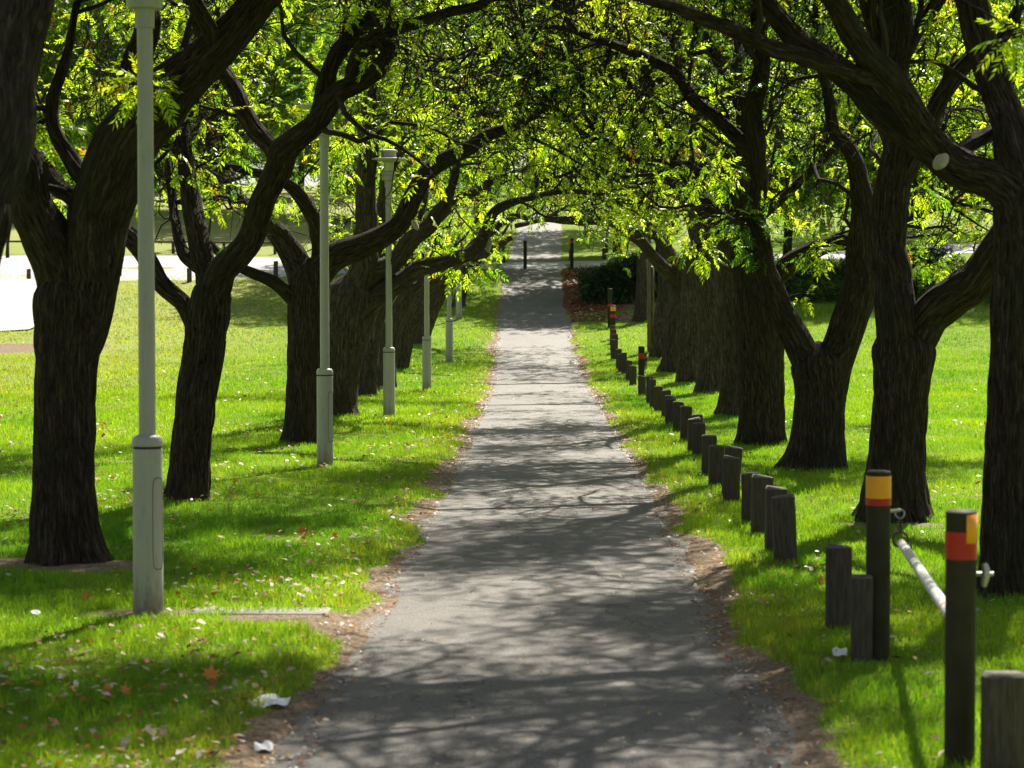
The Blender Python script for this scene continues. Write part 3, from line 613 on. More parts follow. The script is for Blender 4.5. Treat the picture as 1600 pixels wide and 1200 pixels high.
T('tree holding the low arched limb with a broken stub over the path', 56, [(1046, 598, 34), (1054, 540, 36), (1062, 470, 34), (1058, 420, 28)],
  [[(1060, 440, 26), (1015, 395, 20), (968, 350, 17), (900, 346, 14), (850, 342, 10), (805, 352, 7)], [(985, 360, 16), (1025, 368, 18), (1062, 410, 17), (1095, 447, 14), (1111, 476, 10)]], auto=4, reach=3, extra=[(1030, 325, 0, 40, 20)])
T('tree behind the brown timber pole', 62, [(1030, 568, 28), (1034, 520, 28), (1040, 450, 26), (1040, 380, 20)], auto=5, reach=3.2, leaf=2.2)
T('shaded dark tree left of the brown timber pole, beside the ivy hedge', 73, [(1000, 503, 22), (1003, 450, 18), (1002, 400, 15)], auto=5, reach=3.6, clear=2.8, dens=1.3, leaf=2.2)
for a, k in exec_trees: tree(*a, **k)
exec_trees.clear()

rng = np.random.default_rng(5)
# ------------------------------------------------------------ trees beyond the avenue
def crown_blob(A, c, rad, n, temps, scale, dark=1.0, holes=.45, warm=.03, pal=GREENS):
    k = max(8, int(n / 45)); q = rng.normal(0, 1, (k, 3)); q /= np.linalg.norm(q, axis=1)[:, None]; q *= rng.uniform(.35, 1, (k, 1)) ** .6
    cl = c + q * rad; per = n // k; rc = rng.uniform(.16, .34, k) * rad.mean()
    o = rng.normal(0, .55, (k, per, 3)) * rc[:, None, None] * [1, 1, .6]; P = (cl[:, None] + o).reshape(-1, 3)
    D = (P - c) / rad + rng.normal(0, .6, P.shape); D[:, 2] -= .05
    add_sprays(A, P, D, temps, scale, warm, dark, pal); return cl
def far_tree(name, label, x, ybase, d, h, rad, n, scale=1.0, dark=1.0, pal=GREENS, cat='tree', trunk_r=.2, low=None, temps=None, group='trees beyond the avenue', warm=.03):
    p = pt(x, 400, d); b = np.array([p[0], d, gz(p[0], d)]); root = thing(name, b, label, cat, group)
    rad = np.array(rad, float); c = b + [0, 0, h - rad[2]]; CR = Acc(); cl = crown_blob(CR, c, rad, n, temps or SPR_FAR, scale, dark, warm=warm, pal=pal)
    W = Acc(); P_ = catmull(np.array([[*(b - [0, 0, .2]), trunk_r * 1.3], [*(b + [0, 0, .6]), trunk_r], [*(b * .5 + c * .5 + [.1, 0, 0]), trunk_r * .8], [*c, trunk_r * .4]]), .3); tube(W, P_, 14, .02, 3., .08)
    for q in cl[:: max(1, len(cl) // 16)]:
        s = P_[int(len(P_) * rng.uniform(.45, .9))]; md = (s[:3] + q) / 2 + [0, 0, -.15 * rad[2]]
        tube(W, catmull(np.array([[*s[:3], s[3] * .5], [*md, s[3] * .3], [*q, .02]]), .35), 8, 0, 1., .1)
    place(W.build('trunk', M['bark'], shade=True, bark=True), b, root); place(CR.build('crown', M['leaf'], col=True), b, root); return root
DG = np.array([(.035, .075, .012), (.05, .10, .014), (.07, .13, .015), (.09, .15, .016), (.025, .055, .012), (.06, .12, .02)])
DG2 = np.array([(.08, .15, .02), (.12, .20, .02), (.15, .24, .03), (.10, .19, .02), (.18, .25, .03), (.06, .12, .02)])
BT = [('far tree on the lit bank at the left edge of the photo', 20, 132, 19, (7, 5, 8.2)), ('far tree above the left bank behind the forked tree', 175, 136, 19, (7.2, 5, 8.2)),
      ('far tree behind the slim forked tree and the pale road', 340, 130, 19, (7, 5, 8.2)), ('far tree behind the low left limb, across the road', 470, 126, 18.5, (6.6, 5, 8)),
      ('far tree across the road behind the third lamp post', 590, 120, 17.5, (6, 5, 7.6)), ('far tree on the left verge beyond the crossing road', 685, 95, 13, (4.0, 3.4, 4.8)),
      ('shade tree on the left beside the mouth of the path', 665, 85, 11.5, (4.4, 4.2, 4.0)), ('shade tree rising out of the ivy hedge right of the path', 1030, 84, 11.5, (4.6, 4.2, 4.0)),
      ('far tree on the right verge beyond the crossing road', 965, 97, 13, (4.4, 3.4, 4.6)), ('shade tree left of the path mouth just beyond the crossing road', 745, 98, 12.5, (3.4, 3.4, 4.0)), ('far tree over the rising path beyond the crossing road', 975, 113, 15, (5, 4.5, 4.8)), ('far tree behind the ivy hedge on the right', 1110, 88, 14, (4.4, 4, 6.2)),
      ('far tree behind the right row above the dark hedge', 1230, 87, 14, (4.4, 4, 6.2)), ('far tree past the dark hedge behind the low forked tree', 1340, 87, 14, (4.0, 4, 6.2)),
      ('dense far tree right of the pale gap in the hedge', 1440, 112, 15.5, (5.4, 4, 6.4)), ('dense far tree at the right edge of the photo beyond the lawn', 1605, 87, 14, (4.4, 4, 6.2))]
DGM = DG * 1.5
for i, (lab, x, d, h, rad) in enumerate(BT):
    far_tree('broadleaf_tree', lab, x, 0, d, h, rad, 9000, .58 if d < 118 else .85, 1.0, (DG2 * .85, DGM, DG * 1.1)[i % 3])
# small young trees on the left bank
far_tree('young_tree', 'young tree with red leaves and a thin stake straight trunk at the left edge', 12, 0, 94, 3.6, (1.1, 1.0, .9), 160, .5, 1, np.array([(.35, .05, .03), (.45, .08, .04), (.3, .04, .03), (.4, .1, .04), (.25, .03, .03), (.4, .06, .05)]), trunk_r=.07, group='young trees beyond the crossing road')
far_tree('young_tree', 'young green tree on the bank seen in the slim tree fork', 326, 0, 100, 3.4, (1.5, 1.2, .9), 260, .5, 1, GREENS, trunk_r=.07, group='young trees beyond the crossing road')
far_tree('young_tree', 'thin young tree right of the path beyond the crossing road', 948, 0, 97, 4.6, (1.3, 1.2, 1.2), 200, .5, 1, DG2, trunk_r=.06, group='young trees beyond the crossing road')
# far woodland closing the view
WD = Acc()
for k in range(90):
    X = rng.uniform(-75, 75); Y = rng.uniform(150, 215); hh = rng.uniform(14, 26)
    if abs(X - 2.5) < 2.5 and Y < 170: continue
    crown_blob(WD, np.array([X, Y, prof(Y) + hh * .5]), np.array([5.5, 4.5, hh * .5]), 420, SPR_FAR, 2.3, 1.0, pal=DG * 1.15)
tag(WD.build('woodland', M['leaf'], col=True), 'distant sunlit woodland closing the view behind the avenue', 'woodland', kind='stuff')

# ------------------------------------------------------------ hedges
def hedge(label, x0, x1, y0, y1, hgt, n, pal, dark=1.0):
    """hedge from photo pixel x0 to x1 at base rows y0, y1"""
    a, b_ = hit(x0, y0), hit(x1, y1); mid = (a + b_) / 2; root = thing('hedge', [mid[0], mid[1], gz(mid[0], mid[1])], label, 'hedge', None)
    mid = np.array(root.location); A_ = Acc(); t_ = rng.random(n); side = rng.random(n)
    X = a[0] + (b_[0] - a[0]) * t_; Yc = a[1] + (b_[1] - a[1]) * t_ + .9; ht = hgt * (.6 + .6 * noise2(X * 1.1, X * 0, 51))
    ang = rng.uniform(0, math.pi, n); rr = rng.uniform(.75, 1.05, n) * (1 + .25 * (noise3(X * 1.5, ang * 2, 0, 52) - .5))
    P = np.stack([X, Yc - np.cos(ang) * .95 * rr, ground(X, Yc) + np.sin(ang) ** .7 * ht * rr], -1)
    D = np.stack([rng.normal(0, .7, n), -np.cos(ang), np.sin(ang) - .2], -1) + rng.normal(0, .4, (n, 3))
    add_sprays(A_, P, D, SPR_MID, 1.0, .03, dark, pal); place(A_.build('foliage', M['hedge'], col=True), mid, root)
    st = Acc()
    for X in np.linspace(a[0], b_[0], 14):
        Yc = np.interp(X, sorted([a[0], b_[0]]), [a[1], b_[1]] if a[0] < b_[0] else [b_[1], a[1]]) + .9
        z = gz(X, Yc)
        for q in range(3): tube(st, catmull(np.array([[X, Yc, z - .05, .03], [X + rng.normal(0, .15), Yc, z + hgt * .5, .02], [X + rng.normal(0, .3), Yc + rng.normal(0, .25), z + hgt * .85, .01]]), .2), 6)
    place(st.build('stems', M['twig'], bark=True), mid, root); return root
HP = np.array([(.015, .03, .010), (.02, .04, .012), (.03, .055, .014), (.045, .07, .016), (.012, .022, .010), (.02, .04, .02)])
hedge('ivy covered hedge at the right side of the path before the crossing road', 912, 1010, 476, 474, 1.45, 5200, HP * 2.6)
hedge('long dark hedge behind the right hand lawn', 1030, 1690, 471, 474, 1.6, 15000, HP * 2.0)
root = None

# ------------------------------------------------------------ lamp posts
def lamp(x, ybase, label, door):
    b = hit(x, ybase); r = thing('lamp_post', b, label, 'lamp post', 'grey lamp posts along the left edge of the path'); parts = []
    def part(name, prof_, m, sides=40, shade=True, par=None):
        A_ = Acc(); A_.add(*lathe(prof_, sides)); o = A_.build(name, m, shade=shade); o.parent = par or r
        md = o.modifiers.new('edge', 'EDGE_SPLIT'); md.split_angle = R(40); return o
    part('sleeve', [(.103, -.1), (.103, .0), (.1015, .2), (.100, 1.11), (.0975, 1.112), (.0975, 1.0), (0.0, 1.0)], M['pole'])
    part('seam', [(.094, 1.09), (.094, 1.135)], M['pole_dark'])
    part('collar', [(.090, 1.128), (.102, 1.130), (.104, 1.15), (.101, 1.18), (.085, 1.2), (.058, 1.207), (.05, 1.207)], M['pole'])
    part('pole', [(.0575, 1.15), (.056, 2.0), (.052, 4.0), (.052, 4.03)], M['pole'])
    part('lamp_collar', [(.052, 3.93), (.064, 3.935), (.067, 4.05), (.067, 4.06), (.112, 4.065), (.122, 4.09), (.122, 4.13), (.112, 4.135), (.112, 4.15), (.12, 4.155), (.12, 4.2), (.09, 4.215), (.0, 4.215)], M['pole'])
    part('lens', [(.078, 4.21), (.088, 4.22), (.088, 4.37), (.07, 4.39)], M['lens'])
    h = part('lamp_hood', [(.07, 4.37), (.12, 4.385), (.32, 4.40), (.335, 4.41), (.33, 4.425), (.18, 4.445), (.0, 4.45)], M['pole'])
    part('hood_cap', [(.12, 4.44), (.13, 4.45), (.13, 4.54), (.155, 4.545), (.155, 4.57), (.1, 4.59), (0, 4.59)], M['pole'], par=h)
    if door:   # curved service door let into the sleeve
        A_ = Acc(); a0, a1 = R(-62), R(-8); z0, z1 = .30, .92; n = 36
        u = []; rad = .1035
        for q in range(n):
            th = 2 * math.pi * q / n; cx = math.copysign(abs(math.cos(th)) ** .45, math.cos(th)); cz = math.copysign(abs(math.sin(th)) ** .25, math.sin(th))
            u.append(((a0 + a1) / 2 + cx * (a1 - a0) / 2, (z0 + z1) / 2 + cz * (z1 - z0) / 2))
        V = []
        for k, (rr, s_) in enumerate(((.1008, 1.02), (.1036, 1.0), (.1036, .965), (.1015, .955))):
            for a, z in u: aa = (a0+a1)/2 + (a - (a0+a1)/2) * s_; zz = (z0+z1)/2 + (z - (z0+z1)/2) * (1 - (1 - s_) * .3); V.append([rr * math.cos(aa), rr * math.sin(aa), zz])
        F = [[k*n+q, k*n+(q+1) % n, (k+1)*n+(q+1) % n, (k+1)*n+q] for k in range(3) for q in range(n)]
        A_.add(V, F); o = A_.build('service_door', M['pole_dark'], shade=True); o.parent = r
    return r
lamp(232, 957, 'nearest and tallest looking grey lamp post, its head cut by the top of the photo', True)
lamp(508, 728, 'second grey lamp post, beside the thick tree with the low left limb', True)
lamp(608, 652, 'third grey lamp post, its flat round hood clear against the leaves', False)
lamp(667, 610, 'fourth grey lamp post, its pole passing behind the long low limb', False)
lamp(702, 566, 'fifth grey lamp post, second from the far end', False)
lamp(717, 499, 'farthest pale lamp post, in shade beside the path', False)

# ------------------------------------------------------------ timber bollards
def bollard(x, ytop, ybase, wpx, label, tilt=0.0, group='low timber bollards along the right side of the path', deep=.55, dd=None, yaw=None):
    b = hit(x, ybase) if dd is None else dd; sc = FPX / b[1]; h = (ybase - ytop) / sc; wd = min(.19, max(.09, wpx / sc)); dp = wd * deep if deep != 1 else wd
    r = thing('timber_bollard', b, label, 'bollard', group); c = .016
    A_ = Acc(); ring = []
    hw, hd = wd / 2, dp / 2
    def oct_(z, s): return [[sx * (hw * s - (c if k else 0)), sy * (hd * s - (0 if k else c)), z] for sx, sy, k in ((1,-1,1),(1,-1,0),(1,1,0),(1,1,1),(-1,1,1),(-1,1,0),(-1,-1,0),(-1,-1,1))]
    order = [0, 1, 2, 3, 4, 5, 6, 7]; rows = []; zs = [-.15, 0, h * .25, h * .5, h * .75, h - .018]
    for z in zs: rows += [[p_[0] + (noise2(z * 9 + x, q * 3.1, 61) - .5) * .006, p_[1] + (noise2(z * 9 + x, q * 2.3, 62) - .5) * .006, z] for q, p_ in enumerate(oct_(z, 1))]
    n = 8; F = [[k*n+q, k*n+(q+1) % n, (k+1)*n+(q+1) % n, (k+1)*n+q] for k in range(len(zs)-1) for q in range(n)]
    A_.add(rows, F); o = A_.build('post', M['wood']); o.parent = r
    slope = (random.random() - .5) * .03; B_ = Acc(); lo = rows[-8:]; V = lo + [[p_[0] * .86, p_[1] * .86, h + slope * p_[0] / hw] for p_ in lo] + [[0, 0, h]]
    F = [[q, (q+1) % n, n+(q+1) % n, n+q] for q in range(n)]; B_.add(V, F); B_.f.append(np.array([[n+q, n+(q+1) % n, 2*n] for q in range(n)])); o = B_.build('top', M['wood_top']); o.parent = r
    r.rotation_euler = ((random.random() - .5) * .05, tilt, (random.random() - .5) * .35 if yaw is None else yaw); return r
BL = [(1567, 1048, 1215, 66, 'big blurred bollard cut by the bottom right corner', 0), (1346, 897, 1033, 34, 'pale sided bollard touching the yellow banded gate post', 0),
      (1310, 850, 983, 39, 'dark bollard just left of the yellow banded gate post', 0), (1228, 773, 880, 36, 'bollard with a split front face, nearest of its tight cluster of four', -.05),
      (1212, 760, 862, 33, 'second bollard of the tight cluster of four', 0), (1190, 742, 835, 32, 'third bollard of the tight cluster of four', 0),
      (1172, 738, 817, 27, 'farthest bollard of the tight cluster of four', 0), (1143, 713, 783, 26, 'squat square bollard in front of a right leaning one', 0),
      (1141, 697, 772, 27, 'bollard leaning right behind the squat square one', .08), (1119, 695, 758, 23, 'bollard just left of the right leaning one', 0),
      (1108, 679, 743, 23, 'pale edged bollard at the head of the leaning group', 0), (1092, 660, 712, 20, 'front bollard of the middle group of three', 0),
      (1084, 653, 705, 19, 'middle bollard of the middle group of three', 0), (1089, 647, 698, 18, 'rear bollard of the middle group, only its top showing', 0),
      (1072, 634, 690, 18, 'lone bollard in front of the middle group left side', 0), (1060, 627, 675, 17, 'bollard twelfth along the row in full sun', 0),
      (1048, 622, 665, 16, 'bollard with another peeping over its top', 0), (1047, 618, 658, 16, 'bollard peeping over the one before it', 0),
      (1041, 609, 652, 15, 'bollard in the far run below the furrowed trees', 0), (1029, 603, 645, 14, 'wide flat topped bollard in the far run', 0),
      (1020, 592, 639, 10, 'narrow bollard squeezed in the far run', 0), (1015, 588, 633, 11, 'bollard right of the pale sign block', 0),
      (1003, 587, 620, 12, 'pale textured block like bollard below the red banded post', 0), (989, 571, 602, 11, 'bollard left of the red banded post', 0),
      (983, 563, 595, 10, 'second bollard left of the red banded post', 0), (975, 551, 584, 9, 'bollard at the start of the farthest close run', 0),
      (970, 553, 581, 8, 'slim bollard tucked behind the farthest close run', 0), (967, 545, 577, 9, 'bollard nearest the pale leaning one', 0),
      (959, 530, 561, 9, 'pale bollard leaning left at the far end', -.06), (961, 522, 552, 9, 'bollard partly behind the pale left leaning one', 0),
      (959, 514, 544, 8, 'second last bollard of the row', 0), (957, 508, 537, 8, 'last and farthest bollard of the row below the orange banded posts', 0)]
for (x, yt, yb, wpx, lab, tl) in BL: bollard(x, yt, yb, wpx, lab, tl)
GL = 'timber posts along the far road'
for (x, yt, yb, wpx, lab) in [(296, 419, 441, 7, 'post beside the pale road in the fork of the slim tree'), (187, 400, 431, 6, 'post beside the pale road right of the big forked trunk'),
        (45, 420, 436, 6, 'short pale post by the forecourt at the left edge'), (431, 408, 434, 6.5, 'post beyond the low left limb, left one of the pair'),
        (457, 405, 425, 7, 'post beyond the low left limb, right one of the pair'), (944, 387, 405, 6, 'squat post at the far side of the crossing road right of the path'),
        (787, 385, 411, 5, 'dark post at the far side of the crossing road left of the path'), (891, 390, 406, 4, 'grey post just behind the red banded post at the crossing')]:
    bollard(x, yt, yb, wpx, lab, group=GL, deep=.9)

# ------------------------------------------------------------ banded posts, boom gate
def banded(x, ytop, ybase, wpx, label, bands, hgt=None, tabs=()):
    b = hit(x, ybase); sc = FPX / b[1]; h = (ybase - ytop) / sc; rad = wpx / sc / 2
    r = thing('gate_post', b, label, 'post', 'slim steel posts beside the path')
    def part(name, prof_, m):
        A_ = Acc(); A_.add(*lathe(prof_, 40)); o = A_.build(name, m, shade=True); o.parent = r; o.modifiers.new('edge', 'EDGE_SPLIT').split_angle = R(40); return o
    part('post', [(rad, -.15), (rad, h - .012)], M['olive']); part('cap', [(rad, h - .012), (rad * 1.02, h - .008), (rad * .9, h), (0, h + .004)], M['olive'])
    for (y0, y1, m) in bands:
        z1, z0 = (ybase - y0) / sc, (ybase - y1) / sc; part('reflective_band', [(rad + .001, z0), (rad + .003, z0), (rad + .003, z1), (rad + .001, z1)], M[m])
    for (x0, x1, y0, y1, m) in tabs:      # a patch of tape on one side
        A_ = Acc(); a0 = math.acos(max(-1, min(1, (x1 - x) / (wpx / 2)))); a1 = math.acos(max(-1, min(1, (x0 - x) / (wpx / 2)))); a = -np.linspace(a0 - .35, a1, 12); z1, z0 = (ybase - y0) / sc, (ybase - y1) / sc
        V = [[(rad + .005) * math.cos(q), (rad + .005) * math.sin(q), z] for z in (z0, z1) for q in a] + [[(rad + .001) * math.cos(q), (rad + .001) * math.sin(q), z] for z in (z0, z1) for q in a]; n = 12
        F = [[q, q+1, n+q+1, n+q] for q in range(n-1)] + [[q, 2*n+q, 2*n+q+1, q+1] for q in range(n-1)] + [[n+q, n+q+1, 3*n+q+1, 3*n+q] for q in range(n-1)]
        A_.add(V, F); o = A_.build('reflective_patch', M[m], shade=True); o.parent = r
    return r, b, sc
def ring_mesh(A_, c, rad, tr, ax, ay, n=24):
    th = np.linspace(0, 2 * math.pi, n + 1); P_ = np.array(c) + rad * (np.cos(th)[:, None] * np.array(ax) + np.sin(th)[:, None] * np.array(ay))
    tube(A_, np.hstack([P_, np.full((n + 1, 1), tr)]), 8, cap=False)
def chain(A_, a, b_, n, rad=.016, tr=.004):
    a, b_ = np.array(a), np.array(b_)
    for i in range(n):
        c = a + (b_ - a) * (i + .5) / n; ax = (b_ - a) / np.linalg.norm(b_ - a); ay = np.array([1, 0, 0]) if i % 2 else np.array([0, 1, 0]); ring_mesh(A_, c, rad, tr, ax * 1.3, ay * .75, 12)
g1, b1, s1 = banded(1371, 733, 1030, 38, 'olive gate post with a wide yellow band over a red band', [(741, 776, 'orange'), (777, 787, 'red')])
g2, b2, s2 = banded(1499, 793, 1196, 48, 'nearest olive gate post with a broad red band and a yellow side patch', [(826, 869, 'red')], tabs=[(1502, 1522, 798, 843, 'orange')])
g3, b3, s3 = banded(1002, 541, 617, 10, 'olive post with one red band and a hanging chain, behind the far bollards', [(552, 560, 'red')])
g4, b4, s4 = banded(958, 477, 530, 8, 'far olive post with a yellow band above a red band', [(479, 486, 'orange'), (491, 496, 'red')])
g5, b5, s5 = banded(953, 451, 512, 7, 'tall far grey post with a narrow red band left of the yellow banded one', [(475, 479, 'red')])
g6, b6, s6 = banded(820.5, 376, 422, 5.5, 'dark post at the left side of the path mouth by the crossing road', [])
g7, b7, s7 = banded(893.5, 373, 421, 5.5, 'dark post with a red band at the right of the path mouth', [(376, 380, 'red')])
# bracket and chain on the yellow banded post
A_ = Acc(); q0 = pt(1385, 799, b1[1] + .02); q1 = pt(1406, 797, b1[1] + .75); q2 = pt(1406, 832, b1[1] + .95)
tube(A_, catmull(np.array([[*q0, .012], [*((q0 + q1) / 2), .012], [*q1, .012]]), .1), 10); ring_mesh(A_, pt(1406, 803, b1[1] + .75), .028, .006, (1, 0, 0), (0, 0, 1))
place(A_.build('bracket', M['metal'], shade=True), b1, g1)
A_ = Acc(); chain(A_, pt(1406, 808, b1[1] + .75), pt(1407, 833, b1[1] + .9), 5); place(A_.build('chain', M['rust'], shade=True), b1, g1)
# boom
e0, e1 = pt(1409, 850, 14.5), pt(1486, 962, b2[1] + .12); mid = (e0 + e1) / 2
bm = thing('boom_gate', mid, 'white pipe boom with a red ring, slung from the chain to the nearest gate post', 'barrier'); A_ = Acc()
tube(A_, catmull(np.array([[*e0, .012], [*(e0 * .985 + e1 * .015), .028], [*(e0 * .97 + e1 * .03), .030], [*(e0 * .5 + e1 * .5), .030], [*e1, .030]]), .1), 24); place(A_.build('pipe', M['white'], shade=True), mid, bm)
for q, m_, in ((.16, 'red'), (.93, 'orange')):
    A_ = Acc(); a = e0 * (1 - q) + e1 * q; u = (e1 - e0) / np.linalg.norm(e1 - e0); tube(A_, np.array([[*(a - u * .022), .0315], [*a, .0318], [*(a + u * .022), .0315]]), 24); place(A_.build('painted_ring', M[m_], shade=True), mid, bm)
A_ = Acc(); ring_mesh(A_, pt(1407, 843, 14.5), .05, .008, (1, 0, 0), (0, .25, .97)); place(A_.build('lifting_ring', M['rust'], shade=True), mid, bm)
A_ = Acc(); c0 = pt(1522, 897, b2[1] + .02); c1 = pt(1552, 897, b2[1] + .02)
tube(A_, catmull(np.array([[*c0, .010], [*((c0 + c1) / 2), .010], [*c1, .010]]), .02), 12); tube(A_, catmull(np.array([[*pt(1538, 880, b2[1]), .012], [*pt(1541, 897, b2[1]), .02], [*pt(1537, 916, b2[1]), .012]]), .02), 12)
place(A_.build('hinge_bracket', M['metal'], shade=True), b2, g2)
A_ = Acc(); chain(A_, pt(1009, 553, b3[1]), pt(1009, 576, b3[1]), 8, .03, .008); chain(A_, pt(1006, 555, b3[1]), pt(1009, 553, b3[1]), 2, .03, .008); place(A_.build('chain', M['rust'], shade=True), b3, g3)

# brown timber pole in the right row
b = hit(1014, 550); sc = FPX / b[1]; r = thing('timber_pole', b, 'tall square brown timber pole in front of the dark trees of the right row', 'pole')
A_ = Acc(); A_.add(*box(5.5 / sc, .14, (550 - 300) / sc, (0, 0, (550 - 300) / sc / 2 - .1))); o = A_.build('pole', M['brown_post']); o.parent = r
A_ = Acc(); A_.add(*box(5 / sc, .05, (548 - 415) / sc, (5.6 / sc, .03, (548 - 415) / sc / 2))); o = A_.build('backing_board', M['brown_post']); o.parent = r

# low rail beside the far road
def rail(label, x0, x1, y, yb, posts):
    d = 96.5; a, b_ = pt(x0, y, d), pt(x1, y, d); mid = (a + b_) / 2; mid[2] = gz(mid[0], d); r = thing('rail_fence', mid, label, 'fence', 'low rail fences along the far road')
    n = 14; Xs = np.linspace(a[0], b_[0], n); A_ = Acc(); P_ = np.array([[X, d, gz(X, d) + .52, .045] for X in Xs]); tube(A_, P_, 8); place(A_.build('rail', M['wood'], shade=True), mid, r)
    for X in np.linspace(a[0] + .3, b_[0] - .3, posts):
        A_ = Acc(); A_.add(*box(.13, .1, .75, (X, d + .1, gz(X, d) + .2))); place(A_.build('post', M['wood']), mid, r)
rail('low timber rail at the left edge of the photo beyond the forecourt', -260, 165, 408, 420, 5)
rail('low timber rail across the pale road behind the slim forked tree', 180, 440, 406, 418, 4)

# concrete edging slab, paper, fallen maple leaves
p0, p1 = hit(298, 957), hit(512, 961); mid = (p0 + p1) / 2; mid[2] = gz(mid[0], mid[1])
A_ = Acc(); A_.add(*box(p1[0] - p0[0], .30, .10, (0, 0, .0))); o = A_.build('concrete_slab', M['concrete']); o.location = mid + [0, .08, -.043]; o.rotation_euler = (0, 0, -.03)
bv = o.modifiers.new('bevel', 'BEVEL'); bv.width = .008; tag(o, 'narrow concrete slab set flush in the grass right of the nearest lamp post', 'slab')
def scrap(x, y, w_, l_, seed, label, m, name='paper_scrap', cat='litter', lift=.03):
    b = hit(x, y); rs = np.random.default_rng(seed); n, k = 9, 5; V = []
    for j in range(k):
        for i in range(n):
            u, v = i / (n-1) - .5, j / (k-1) - .5; sh = 1 - (2 * abs(u)) ** 3 * .5
            V.append([u * w_, v * l_ * sh + rs.normal(0, .004), lift + .07 * w_ * math.sin(u * 8 + seed + v * 4) + rs.normal(0, .02 * w_) + v * .02])
    V += [[p_[0], p_[1], p_[2] - .003] for p_ in V]; q = n * k
    F = [[j*n+i, j*n+i+1, (j+1)*n+i+1, (j+1)*n+i] for j in range(k-1) for i in range(n-1)]; F += [[a + q for a in f[::-1]] for f in F]
    A_ = Acc(); A_.add(V, F); o = A_.build(name, M[m], shade=True); o.location = b; o.rotation_euler = (0, 0, rs.uniform(-.4, .4)); tag(o, label, cat, 'white scraps dropped by the path')
scrap(421, 1101, .20, .22, 1, 'large crumpled white paper at the left edge of the path', 'paper', lift=.02)
scrap(1312, 1031, .085, .16, 2, 'white scrap in the grass left of the yellow banded gate post', 'paper', lift=.05)
scrap(748, 962, .04, .08, 3, 'small white scrap lying on the asphalt', 'paper', lift=.01)
scrap(56, 968, .06, .06, 6, 'small white scrap in the grass left of the nearest lamp foot', 'paper', lift=.05)
scrap(412, 1172, .09, .10, 4, 'pale scrap on the dirt below the large white paper', 'paper', lift=.02)
M['maple'] = simple('orange_leaf', (.55, .16, .02), (.72, .27, .04), 30, .6, .4, .002)
def maple(x, y, size, label, tilt=(1.0, 0, .3)):
    b = hit(x, y); pts_ = []
    for a, rr in ((-90, .15), (-60, .45), (-40, .62), (-22, .42), (0, .85), (18, .5), (38, .98), (58, .55), (90, 1.1), (122, .55), (142, .98), (162, .5), (180, .85), (202, .42), (220, .62), (240, .45)):
        pts_.append([rr * math.cos(R(a)), rr * math.sin(R(a)), .12 * math.sin(3 * a) + .15 * rr * rr])
    V = np.array(pts_ + [[0, 0, 0]]) * size / 2; n = len(pts_); V = np.vstack([V, V - [0, 0, .002]])
    F3 = [[i, (i+1) % n, n] for i in range(n)]; F3 += [[f[0]+n+1, f[2]+n+1, f[1]+n+1] for f in F3]
    A_ = Acc(); A_.add(V, F3); A_.add(*(lambda c: (c[0], c[1]))(box(.004, size * .6, .004, (0, -size * .35, 0))))
    o = A_.build('maple_leaf', M['maple']); o.location = b + [0, 0, .04]; o.rotation_euler = tilt; tag(o, label, 'leaf', 'large fallen maple leaves')
maple(330, 1066, .13, 'large orange maple leaf standing in the grass near the white paper', (.9, .1, .2)); maple(196, 1092, .10, 'rusty maple leaf, rightmost of the clump below the nearest lamp', (1.1, .3, .8))
maple(168, 1092, .10, 'orange maple leaf, left of the rusty one below the nearest lamp', (1.2, -.4, -.5)); maple(474, 838, .13, 'orange maple leaf on the grass left of the path beyond the nearest lamp', (1.0, .1, .1))
maple(134, 942, .09, 'maple leaf on the bare soil edge left of the nearest lamp', (1.1, .2, .4)); maple(115, 1090, .09, 'maple leaf farthest left of the clump below the nearest lamp', (.8, .2, 1.4)); maple(1283, 918, .10, 'orange leaf leaning at the dark bollard foot', (1.3, .2, .5))

